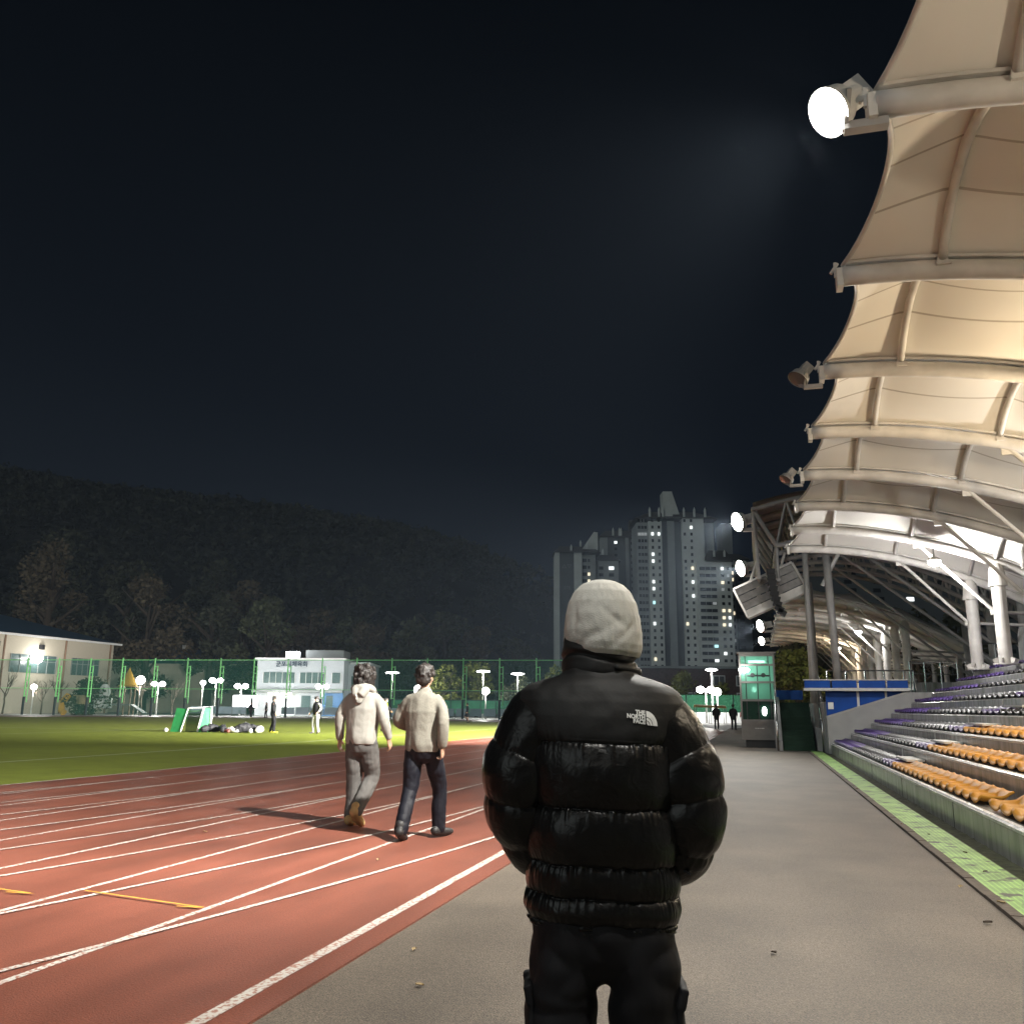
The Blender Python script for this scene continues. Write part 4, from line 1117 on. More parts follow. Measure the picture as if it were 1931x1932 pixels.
b = MB(); ubox(b, 104, 200, 296, 316, 0, 70); b.build('dark_wall', M_apd, Gt)
for f in range(4, 22):
    for u in (112, 121, 131, 142, 154, 163):
        if rw.random() < 0.72: window(Gt, u + rw.uniform(-1, 1), 296, 4 + FL * f, 2.4, 1.3, 'w' if rw.random() < .12 else None)
# low brick block
bk = thing('brick_building', 'low dark red brick building with white framed windows below the towers', 'building', at(36, 205))
M_brick = mat('dark_red_brick', (0.085, 0.05, 0.045), 0.85, var=0.3, scale=3)
b = MB(); ubox(b, 22, 62, 200, 214, 0, 10.2); b.build('wall', M_brick, bk)
b = MB(); ubox(b, 21.6, 62.4, 199.6, 214.4, 10.2, 10.7); b.build('parapet', M_apm, bk)
for z in (7.6, 3.9):
    for u in (27, 33.5, 39.5, 45.5, 50.5):
        if z > 7 and u < 44: continue
        p = at(u, 199.9, z)
        fr = MB().box(p, (2.6, 0.2, 2.3), rz=CAM_YAW).build('window_frame', M_white, bk)
        MB().box(at(u - 0.6, 199.75, z), (1.0, 0.1, 1.9), rz=CAM_YAW).box(at(u + 0.6, 199.75, z), (1.0, 0.1, 1.9), rz=CAM_YAW).build('pane', M_apd, fr)
# cream hall with the blue roof
hl = thing('sports_hall', 'cream sports hall with a dark blue roof behind the net', 'building', at(-75, 140))
M_cream = mat('cream_wall', (0.50, 0.45, 0.36), 0.8, var=0.06); M_broof = mat('blue_sheet_roof', (0.018, 0.060, 0.105), 0.5, var=0.15)
HA, HB = (-65.4, 150.0), (-78.0, 106.0)       # near corner line of the long wall
def wallpt(t, z, off=0.0):
    u = HA[0] + (HB[0] - HA[0]) * t; d = HA[1] + (HB[1] - HA[1]) * t
    n = Vector((-(HB[1] - HA[1]), (HB[0] - HA[0]))).normalized()
    return at(u + n[0] * off, d + n[1] * off, z)
b = MB(); c0 = [wallpt(0, 0), wallpt(1, 0), wallpt(1, 11.2), wallpt(0, 11.2)]; bk_ = [wallpt(0, 0, -26), wallpt(1, 0, -26), wallpt(1, 11.2, -26), wallpt(0, 11.2, -26)]
b.add(c0 + bk_, [(0, 1, 2, 3), (7, 6, 5, 4), (0, 3, 7, 4), (1, 5, 6, 2), (3, 2, 6, 7)]); b.build('wall', M_cream, hl)
b = MB(); e = [wallpt(-.02, 11.2, .7), wallpt(1.02, 11.2, .7), wallpt(1.02, 11.2, -26.7), wallpt(-.02, 11.2, -26.7), wallpt(.28, 15.2, -12), wallpt(.8, 15.2, -12)]
b.add(e, [(0, 1, 5, 4), (1, 2, 5), (2, 3, 4, 5), (3, 0, 4), (3, 2, 1, 0)]); b.build('roof', M_broof, hl)
b = MB(); b.beam(wallpt(-.02, 11.05, .75), wallpt(1.02, 11.05, .75), 0.25, 0.3); b.build('eaves', M_white, hl)
b = MB(); b.box(wallpt(.45, 15.6, -11), (2.4, 1.2, 1.2), rz=.3); b.build('roof_vent', M_steelw, hl)
M_hglass = mat('hall_window_glass', (0.10, 0.15, 0.15), 0.25, var=0.2)
for t0, t1 in ((.07, .20), (.27, .46), (.53, .7), (.76, .95)):
    b = MB(); b.add([wallpt(t0, 5.8, .08), wallpt(t1, 5.8, .08), wallpt(t1, 8.4, .08), wallpt(t0, 8.4, .08)], [(0, 1, 2, 3)]); wn = b.build('window', M_hglass, hl)
    b = MB()
    for q in np.linspace(t0, t1, 6): b.beam(wallpt(q, 5.8, .12), wallpt(q, 8.4, .12), 0.1, 0.1)
    b.beam(wallpt(t0, 7.5, .12), wallpt(t1, 7.5, .12), 0.1, 0.1); b.build('frame', M_apm, wn)
b = MB()
for t in (.02, .235, .49): b.tube([wallpt(t, 0, .2), wallpt(t, 11, .2)], 0.13, 6)
b.build('downpipe', mat('brown_pipe', (0.2, 0.12, 0.07), 0.6), hl)
b = MB()
for t in (.34, .52, .66): b.box(wallpt(t, 9.6, .1), (0.7, 0.7, 0.7), rz=.3)
b.build('wall_vent', M_dark, hl)
MB().ball(wallpt(.36, 8.0, .5), (0.75, 0.75, 0.8), 12, 8).build('wall_lamp', E_park, hl)
lamp('hall_wall_light', 'POINT', wallpt(.36, 7.6, 2.2), 600, (1, .98, .92), .4)
h2 = thing('low_hall', 'low building with a blue roof and small roof vents between hall and white building', 'building', at(-69, 178))
b = MB(); ubox(b, -78, -50, 172, 190, 0, 9.0); b.build('wall', M_cream, h2)
b = MB(); hip(b, -79, -49, 171, 191, 9.0, 3.2, 5); b.build('roof', M_broof, h2)
b = MB()
for u in (-73, -64, -55.5): b.tube([at(u, 179, 11.6), at(u, 179, 13.0)], 0.6, 8)
b.build('roof_vent', M_steelw, h2)
# white office
of = thing('white_office', 'white two storey office with dark lettering and a box on its flat roof', 'building', at(-30, 142))
M_off = mat('office_white_wall', (0.55, 0.58, 0.62), 0.7, var=0.05)
b = MB(); ubox(b, -37.4, -24.6, 135, 150, 0, 8.1); ubox(b, -24.6, -21.6, 139, 150, 0, 7.7); b.build('wall', M_off, of)
b = MB(); ubox(b, -37.7, -24.3, 134.7, 150, 8.1, 8.35); ubox(b, -24.3, -21.3, 138.7, 150, 7.7, 7.95); b.build('parapet', M_white, of)
b = MB(); ubox(b, -31.0, -25.3, 138, 144, 8.3, 9.7); b.build('rooftop_box', M_apm, of)
for u0, u1 in ((-36.4, -31.7), (-31.0, -27.4), (-26.3, -25.0)):
    b = MB(); ubox(b, u0, u1, 134.9, 135.1, 4.7, 6.25); wn = b.build('window', M_hglass, of)
    b = MB()
    for q in np.linspace(u0, u1, max(2, int((u1 - u0) / 0.9) + 1)): ubox(b, q - .04, q + .04, 134.82, 134.9, 4.7, 6.25)
    b.build('frame', M_white, wn)
b = MB(); ubox(b, -24.1, -22.3, 138.9, 139.1, 4.4, 5.9); b.build('window', M_hglass, of)
b = MB(); ubox(b, -37.6, -24.4, 133.4, 135.0, 3.3, 3.75); b.build('entrance_canopy', M_apm, of)
b = MB(); ubox(b, -34.4, -31.6, 134.9, 135.06, 0.1, 2.8); b.build('lit_door', emat('lit_lobby_glass', (0.85, 1, 0.97), 2.0), of)
b = MB()
for i in range(4): b.ball(at(-35.0 + .95 * i, 133.9, 3.1), (.36, .25, .25), 10, 6)
b.build('entrance_lamp', emat('entrance_lamp_glass', (1, 0.93, 0.65), 10), of)
for u0, u1 in ((-30.6, -29.3), (-27.0, -26.0)):
    b = MB(); ubox(b, u0, u1, 134.9, 135.1, 0.6, 2.9); b.build('window', M_hglass, of)
b = MB(); ubox(b, -27.9, -24.55, 134.94, 135.06, 0, 3.3); b.build('blue_wall_panel', mat('pale_blue_panel', (0.12, 0.26, 0.52), 0.6), of)
me = text_mesh('군포시체육회', 0.86, 0.03, 0.012); me.materials.append(mat('dark_blue_letter', (0.02, 0.035, 0.08), 0.6))
me.transform(Matrix.Rotation(CAM_YAW, 4, 'Z') @ Matrix.Rotation(R(90), 4, 'X')); part('lettering', me, of, at(-32.3, 134.85, 7.4) - of.location)
MB().box(at(-32.6, 136.5, 8.75), (1.9, 0.9, 1.2), rz=CAM_YAW).build('rooftop_lamp', emat('roof_lamp_board', (0.95, 0.97, 1), 12), of)
lamp('office_light', 'POINT', at(-33, 131, 3.0), 700, (1, .97, .9), .4); lamp('office_roof_light', 'POINT', at(-32.6, 135.2, 9.6), 500, (.95, .97, 1), .4)

# ================================================================== ball stop net with its posts
fn = thing('ball_stop_fence', 'tall green ball stop net on paired green posts along the far end', 'fence', at(-30, 114))
FA, FB = (-68.0, 121.0), (12.0, 109.0)
NP_ = 19
for i in range(NP_):
    t = i / (NP_ - 1); p = at(FA[0] + (FB[0] - FA[0]) * t, FA[1] + (FB[1] - FA[1]) * t)
    dv = (at(*FB) - at(*FA)).normalized()
    b = MB(); b.tube([p + Vector((0, 0, 2.2)), p + Vector((0, 0, 7.3))], 0.085, 8); b.tube([p + dv * 0.42 + Vector((0, 0, 1.6)), p + dv * 0.42 + Vector((0, 0, 6.3))], 0.07, 8)
    for z in (2.4, 3.4, 4.4, 5.4, 6.2): b.tube([p + Vector((0, 0, z)), p + dv * 0.42 + Vector((0, 0, z))], 0.05, 6)
    po = b.build('post', M_greenp, fn)
    MB().tube([p, p + Vector((0, 0, 2.3))], 0.15, 8).build('post_padding', M_greend, po)
b = MB(); b.grid(lambda u, v: at(FA[0] + (FB[0] - FA[0]) * u, FA[1] + (FB[1] - FA[1]) * u, 0.1 + 6.95 * v), 60, 6)
b.build('net', netmat('green_net', (0.03, 0.20, 0.14), 0.26), fn)
b = MB(); b.tube([at(FA[0], FA[1], 7.05), at(FB[0], FB[1], 7.05)], 0.05, 6); b.tube([at(FA[0], FA[1], 3.4), at(FB[0], FB[1], 3.4)], 0.03, 6); b.build('top_wire', M_greenp, fn)
# white boards along the foot of the net, and green court screens behind
M_board = mat('pale_blue_board', (0.50, 0.54, 0.66), 0.6, var=0.08, scale=0.8)
def board(u0, d0, u1, d1, label, n):
    t = thing('banner_board', label, 'banner board', at((u0 + u1) / 2, (d0 + d1) / 2), 0, 'pale boards along the far end')
    for i in range(n):
        f0, f1 = i / n + .006, (i + 1) / n - .006; P = lambda f, z, o=0: at(u0 + (u1 - u0) * f, d0 + (d1 - d0) * f + o, z)
        b = MB(); b.add([P(f0, .35), P(f1, .35), P(f1, 1.25), P(f0, 1.25), P(f0, .35, .05), P(f1, .35, .05), P(f1, 1.25, .05), P(f0, 1.25, .05)], [(0, 1, 2, 3), (7, 6, 5, 4), (0, 4, 5, 1), (2, 6, 7, 3)]); b.build('panel', M_board, t)
    b = MB()
    for i in range(n + 1): b.tube([at(u0 + (u1 - u0) * i / n, d0 + (d1 - d0) * i / n, 0), at(u0 + (u1 - u0) * i / n, d0 + (d1 - d0) * i / n, 1.3)], .03, 6)
    b.build('frame', M_steelg, t)
board(-8.5, 113.6, 12, 110.4, 'long row of pale boards right of the two walkers under the net', 12)
board(-29, 116.6, -14, 114.4, 'row of pale boards behind the white goal under the net', 8)
board(-41, 118.3, -33.5, 117.2, 'short row of pale boards left of the glaring lit board', 4)
cs = thing('court_screen', 'green mesh court screen on thin posts behind the net', 'fence', at(0, 124))
b = MB(); ubox(b, -20, 14, 124, 124.05, 0.6, 2.3); b.build('screen_cloth', mat('green_screen_cloth', (0.03, 0.17, 0.09), 0.8, var=0.3, scale=.6), cs)
b = MB()
for u in np.linspace(-20, 14, 18): b.tube([at(u, 123.9, 0), at(u, 123.9, 3.6)], .05, 6)
for z in (3.5, 2.35): b.tube([at(-20, 123.9, z), at(14, 123.9, z)], .06, 6)
b.build('frame', M_greend, cs)
cs2 = thing('court_screen', 'green mesh court screen right of the man in black below the brick building', 'fence', at(22, 104))
b = MB(); ubox(b, 12, 33, 104, 104.05, 0.9, 3.0); b.build('screen_cloth', netmat('pale_green_net', (0.06, 0.30, 0.16), 0.6), cs2)
b = MB()
for u in np.linspace(12, 33, 9): b.tube([at(u, 103.9, 0), at(u, 103.9, 3.1)], .05, 6)
b.build('frame', M_greend, cs2)
wl = thing('low_wall', 'low white wall behind the people far down the path', 'wall', at(21, 98))
b = MB(); ubox(b, 14, 32, 98, 98.25, 0, 1.1); b.build('wall', M_white, wl)
aw = thing('awning', 'small orange lit awning on posts at the far end of the path', 'awning', at(19.5, 90))
b = MB(); b.grid(lambda a, c: at(18.0 + 3.0 * a, 89.5 + 1.2 * c, 1.62 + .25 * math.sin(math.pi * c) - 0.1 * a), 8, 8); b.build('cover', mat('tan_awning_cloth', (0.6, 0.36, 0.14), 0.7), aw)
b = MB()
for u in (18.05, 19.5, 20.95):
    for dd in (89.6, 90.6): b.tube([at(u, dd, 0), at(u, dd, 1.6)], .04, 6)
b.build('frame', M_steelg, aw)

# ================================================================== park lamps
def park_lamp(label, u, d, h, kind, power=420, r=None):
    power *= 3.2
    p = at(u, d); t = thing('park_lamp', label, 'lamp post', p, 0, 'park lamps round the far end')
    MB().tube([p, p + Vector((0, 0, h * .5)), p + Vector((0, 0, h - .1))], [.10, .085, .07], 8).build('pole', M_white if kind == 'disc' else M_steelw, t)
    b = MB(); top = p + Vector((0, 0, h)); right = (at(1, 0) - at(0, 0))
    if kind == 'disc':
        s = r or .92
        b.tube([top + Vector((0, 0, z)) for z in (.16, .14, .05, -.02, -.10)], [.1 * s, .55 * s, s * 1.0, s, .5 * s], 18)
    elif kind == 'double':
        for k in (-.55, .55): b.ball(top + right * k, (.42, .42, .34), 12, 8)
        b.tube([top - right * .6, top + right * .6], .05, 6)
    else:
        s = r or .46
        b.ball(top, (s, s, s * .95), 14, 8)
    b.build('lamp_head', E_park, t)
    lamp('park_light', 'POINT', top + Vector((0, 0, -.75)), power, (1, .985, .93), .3)
park_lamp('round disc park lamp beside the hooded walker', -16.4, 127, 6.0, 'disc')
park_lamp('round disc park lamp behind the head of the walker in the knitted top', -11.8, 127, 6.0, 'disc')
park_lamp('round disc park lamp on a white pole right of the two walkers', -3.8, 127, 6.3, 'disc')
park_lamp('round disc park lamp on a green post near the shoulder of the man in black', 1.0, 127, 6.0, 'disc')
park_lamp('round disc park lamp right of the man in black', 21.3, 97, 5.5, 'disc', 350, .62)
park_lamp('low glaring park lamp between the two walkers', -11.9, 119, 3.6, 'globe', 220, .62)
park_lamp('low glaring park lamp below the disc lamp right of the walkers', -3.2, 119, 3.5, 'globe', 180, .5)
park_lamp('twin headed park lamp left of the yellow cone, nearest to it', -48.3, 126, 4.2, 'double')
park_lamp('single globe park lamp just right of the yellow cone', -50.8, 126, 4.7, 'globe', 350, .6)
park_lamp('tall park lamp with one small head behind the small goal', -42.2, 126, 4.4, 'globe', 250, .36)
park_lamp('twin headed park lamp right of the small goal', -40.4, 126, 4.75, 'double')
park_lamp('twin headed park lamp above the glaring lit board', -36.9, 126, 4.0, 'double')
park_lamp('twin headed park lamp in front of the white office', -26.4, 129, 4.1, 'double')
park_lamp('twin headed park lamp low behind the people far down the path', 20.2, 95, 3.4, 'double', 200)
park_lamp('low globe park lamp beside the twin one far down the path', 21.6, 96, 3.2, 'globe', 150, .42)
park_lamp('small dim park lamp at the left end of the net', -64.3, 124, 3.6, 'globe', 150, .4)
lb = thing('lit_board', 'glaring white lit board on a stand behind the net', 'lit board', at(-35.6, 124))
b = MB(); ubox(b, -37.3, -34.0, 123.9, 124.1, 1.2, 2.75); b.build('screen', E_screen, lb)
b = MB(); b.tube([at(-35.6, 124.05, 0), at(-35.6, 124.05, 1.2)], .1, 8); ubox(b, -36.6, -34.6, 123.7, 124.5, 0, .12); b.build('stand', M_steelg, lb)
lamp('lit_board_light', 'POINT', at(-35.6, 123.0, 2.0), 260, (.96, .94, 1), .6)

# ================================================================== playground
pg = thing('play_tower', 'play tower with a yellow cone roof and slides behind the net', 'playground tower', at(-51.5, 124))
b = MB(); b.cone(at(-51.6, 124, 3.9), at(-51.6, 124, 6.3), 1.15, 0.02, 20); b.cone(at(-51.6, 124, 3.75), at(-51.6, 124, 3.95), 1.45, 1.1, 20); b.build('cone_roof', mat('yellow_play_roof', (0.52, 0.30, 0.03), 0.6), pg)
b = MB()
for u, d in ((-52.3, 123.3), (-50.9, 123.3), (-52.3, 124.7), (-50.9, 124.7)): b.tube([at(u, d, 0), at(u, d, 3.9)], .11, 8)
b.build('post', mat('brown_play_post', (0.13, 0.085, 0.05), 0.7), pg)
b = MB(); ubox(b, -56.5, -50.8, 123.2, 124.8, 1.3, 1.45); b.build('deck', M_apm, pg)
b = MB(); ubox(b, -55.6, -53.2, 123.1, 123.2, 0.9, 2.2); b.ball(at(-54.3, 123.1, 3.0), (.95, .2, 1.1), 12, 8); b.build('white_panel', M_white, pg)
b = MB(); b.tube([at(-59.0, 123, 2.6), at(-59.5, 122.4, 1.6), at(-59.3, 122, .6), at(-58.8, 121.8, .25)], .42, 10); b.build('tube_slide', M_yellow, pg)
b = MB(); ubox(b, -58.6, -56.6, 123.4, 124.8, 1.4, 2.6); b.build('play_house', mat('tan_play_panel', (0.38, 0.28, 0.16), 0.7), pg)
b = MB(); b.beam(at(-50.6, 123.5, 1.4), at(-48.4, 122.4, .3), .7, .08); b.build('slide', M_greend, pg)

# ================================================================== goals and bags on the turf
M_goalg = mat('green_goal_cloth', (0.03, 0.30, 0.09), 0.6, var=0.15)
mg = thing('small_goal', 'small folding goal with green side panels on the turf', 'goal', at(-16.6, 47.8))
zg = .015
def gp(u, d, z): return at(-16.6 + u, 47.8 + d, z + zg)
b = MB(); b.add([gp(-.95, .1, 0), gp(-.35, -.1, 0), gp(-.05, -.1, 1.15), gp(-.7, .1, 1.2)], [(0, 1, 2, 3)]); b.add([gp(-.95, .14, 0), gp(-.35, -.06, 0), gp(-.05, -.06, 1.15), gp(-.7, .14, 1.2)], [(3, 2, 1, 0)]); b.build('side_panel', M_goalg, mg)
b = MB(); b.add([gp(.55, 0, 0), gp(1.0, 0.3, 0), gp(1.02, 0.3, 1.2), gp(.78, 0, 1.2)], [(0, 1, 2, 3)]); b.add([gp(.55, .04, 0), gp(1.0, 0.34, 0), gp(1.02, 0.34, 1.2), gp(.78, .04, 1.2)], [(3, 2, 1, 0)]); b.build('side_panel', M_goalg, mg)
b = MB(); b.tube([gp(.5, 0, .02), gp(.74, 0, 1.28), gp(1.05, .3, 1.28), gp(1.06, .3, .02)], .055, 8); b.tube([gp(-.33, -.12, .02), gp(-.02, -.12, 1.2), gp(.74, 0, 1.24)], .035, 8); b.build('frame', M_white, mg)
b = MB(); b.grid(lambda a, c: gp(-.3 + .95 * a, .5, 1.1 * c), 6, 6); b.build('net', netmat('dark_goal_net', (0.02, 0.10, 0.03), .7), mg)
wg = thing('football_goal', 'white goal frame standing below the white office at the far end', 'goal', at(-19.2, 90))
b = MB(); b.tube([at(-19.6, 92.2, 0), at(-19.6, 92.2, 2.15), at(-18.9, 90, 2.3), at(-18.9, 90, 0)], .08, 8); b.tube([at(-19.6, 92.2, .1), at(-18.9, 90, .1)], .06, 8); b.build('frame', M_white, wg)
def bag(label, u, d, col, s, k, seed):
    t = thing('sports_bag' if k != 'ball' else 'ball', label, 'bag' if k != 'ball' else 'ball', at(u, d, zg), seed, 'bags and balls lying by the small goal')
    b = MB(); p = at(u, d, zg)
    if k == 'ball': b.ball(p + Vector((0, 0, .11)), .11, 16, 10); b.build('ball_skin', col, t, smooth=True); return
    b.limb([p + Vector((-.30 * s, 0, .14 * s)), p + Vector((0, .05, .18 * s)), p + Vector((.30 * s, 0, .13 * s))], [.13 * s, .17 * s, .12 * s], 12, 4)
    b.limb([p + Vector((-.1 * s, .12, .16 * s)), p + Vector((.2 * s, .1, .2 * s))], [.10 * s, .11 * s], 10, 3)
    me = remesh(b, .03, 2); me.materials.append(col); wrinkle(me, .02, 9, seed=seed)
    for v in me.vertices: v.co -= t.location
    part('bag_body', me, t)
    MB().tube([p + Vector((-.15 * s, -.05, .25 * s)), p + Vector((0, -.06, .36 * s)), p + Vector((.15 * s, -.05, .25 * s))], .018, 6).build('handle', M_dark, t)
M_blk = mat('black_bag_cloth', (0.015, 0.015, 0.018), 0.7); M_pale = mat('pale_bag_cloth', (0.55, 0.55, 0.52), 0.7); M_redb = mat('dull_red_cloth', (0.22, 0.06, 0.05), 0.7)
for a in [('black bag touching the right side of the small goal', -15.25, 47.3, M_blk, 1.3, 'bag', 1), ('black bag in the middle of the row beside the goal', -14.55, 47.1, M_blk, 1.2, 'bag', 2), ('pale folded bag between two black ones', -14.05, 47.0, M_pale, .9, 'bag', 3),
          ('long black bag toward the right end of the row', -13.45, 47.2, M_blk, 1.5, 'bag', 4), ('pale bag at the right end of the row', -12.75, 47.1, M_pale, 1.1, 'bag', 5), ('dull red small bag in the row of bags', -14.3, 46.7, M_redb, .6, 'bag', 6),
          ('brown and white ball left of the small goal', -17.5, 47.2, M_pale, 1, 'ball', 1), ('white ball in front of the right end bags', -13.0, 46.5, M_white, 1, 'ball', 2)]: bag(*a)

# a few fallen leaves
lf = MB(); lf.grid(lambda u, v: ((u - .5) * .09 * math.sin(math.pi * (.08 + .84 * v)), (v - .5) * .11, .006 + .02 * (2 * abs(u - .5)) ** 1.5 + .012 * v), 6, 8)
M_lf = mat('dry_leaf', (0.33, 0.24, 0.12), 0.8, var=0.3); M_lfd = mat('dark_dry_leaf', (0.05, 0.032, 0.02), 0.8, var=0.3)
lme = {0: lf.mesh('leaf', M_lf), 1: lf.mesh('leaf', M_lfd)}
LV = [(-1.95, 5.2, .004, 0, 'pale dry leaf on the path beside the track edge'), (-1.68, 4.57, .004, 0, 'pale leaf on the path left of the man in black'), (.02, 5.72, .004, 1, 'dark curled leaf on the path right of the man in black'), (1.47, 8.2, .004, 0, 'pale leaf on the path against the kerb near the right edge'),
      (1.60, 7.5, .026, 0, 'pale leaf on the brown kerb near the right edge'), (1.6, 12.2, .026, 0, 'pale leaf on the kerb halfway along the green grating'), (1.80, 8.9, .022, 1, 'dark leaf on the green grating nearest the viewer'), (1.86, 10.0, .022, 1, 'dark leaf on the green grating beside the stand wall'),
      (1.75, 11.3, .022, 1, 'dark leaf halfway along the green grating'), (1.38, 6.9, .004, 1, 'dark leaf on the path near the right edge of the photo'), (-3.33, 7.9, .02, 0, 'yellow leaf on the red track in front of the walkers'), (-5.8, 9.0, .02, 0, 'small yellow leaf on the red track left of the walkers'), (1.6, 17.4, .026, 0, 'pale leaf far along the kerb')]
for i, (x, y, z, k, lb_) in enumerate(LV):
    o = bpy.data.objects.new('fallen_leaf', lme[k]); COL.objects.link(o); o.location = (x, y, z); o.rotation_euler = (0, 0, i * 1.9); s_ = .34 + .04 * (i % 5); o.scale = (s_, s_, s_)
    tag(o, lb_, 'leaf', 'fallen leaves on path and track')
# ================================================================== people
M_skin = mat('skin', (0.42, 0.25, 0.17), 0.5, var=0.08, scale=10)
M_eye = mat('eye_and_brow', (0.02, 0.015, 0.012), 0.4)
M_lip = mat('lip', (0.30, 0.11, 0.09), 0.5)
M_hair = mat('dark_hair', (0.016, 0.012, 0.010), 0.6, var=0.5, scale=40, stretch=(1, 1, .3))

def hand(mb, w, d, palm_n, thumb_side, s=1.0, curl=0.5):
    """palm, four fingers of unequal length and a thumb; d = direction of the forearm, palm_n = the way the palm faces"""
    w = Vector(w); d = Vector(d).normalized(); n = Vector(palm_n); n = (n - d * n.dot(d)).normalized(); t = d.cross(n).normalized() * thumb_side
    for k, o in enumerate((-.028, -.009, .010, .028)):
        mb.limb([w + t * o * .7 * s, w + d * .055 * s + t * o * s, w + d * .088 * s + t * o * s], [.014 * s, .015 * s, .011 * s], 8, 2)
        L = (.058, .070, .075, .066)[k] * s; b0 = w + d * .085 * s + t * o * s
        p1 = b0 + (d * math.cos(curl * .6) + n * math.sin(curl * .6)) * L * .48; p2 = p1 + (d * math.cos(curl * 1.5) + n * math.sin(curl * 1.5)) * L * .52
        mb.limb([b0, p1, p2], [.0095 * s, .009 * s, .0075 * s], 8, 3)
    b0 = w + t * .026 * s + d * .02 * s
    p1 = b0 + (t * .75 + d * .6 + n * .25).normalized() * .04 * s; p2 = p1 + (d * .9 + n * .45).normalized() * .032 * s
    mb.limb([b0, p1, p2], [.013 * s, .0105 * s, .0085 * s], 8, 3)

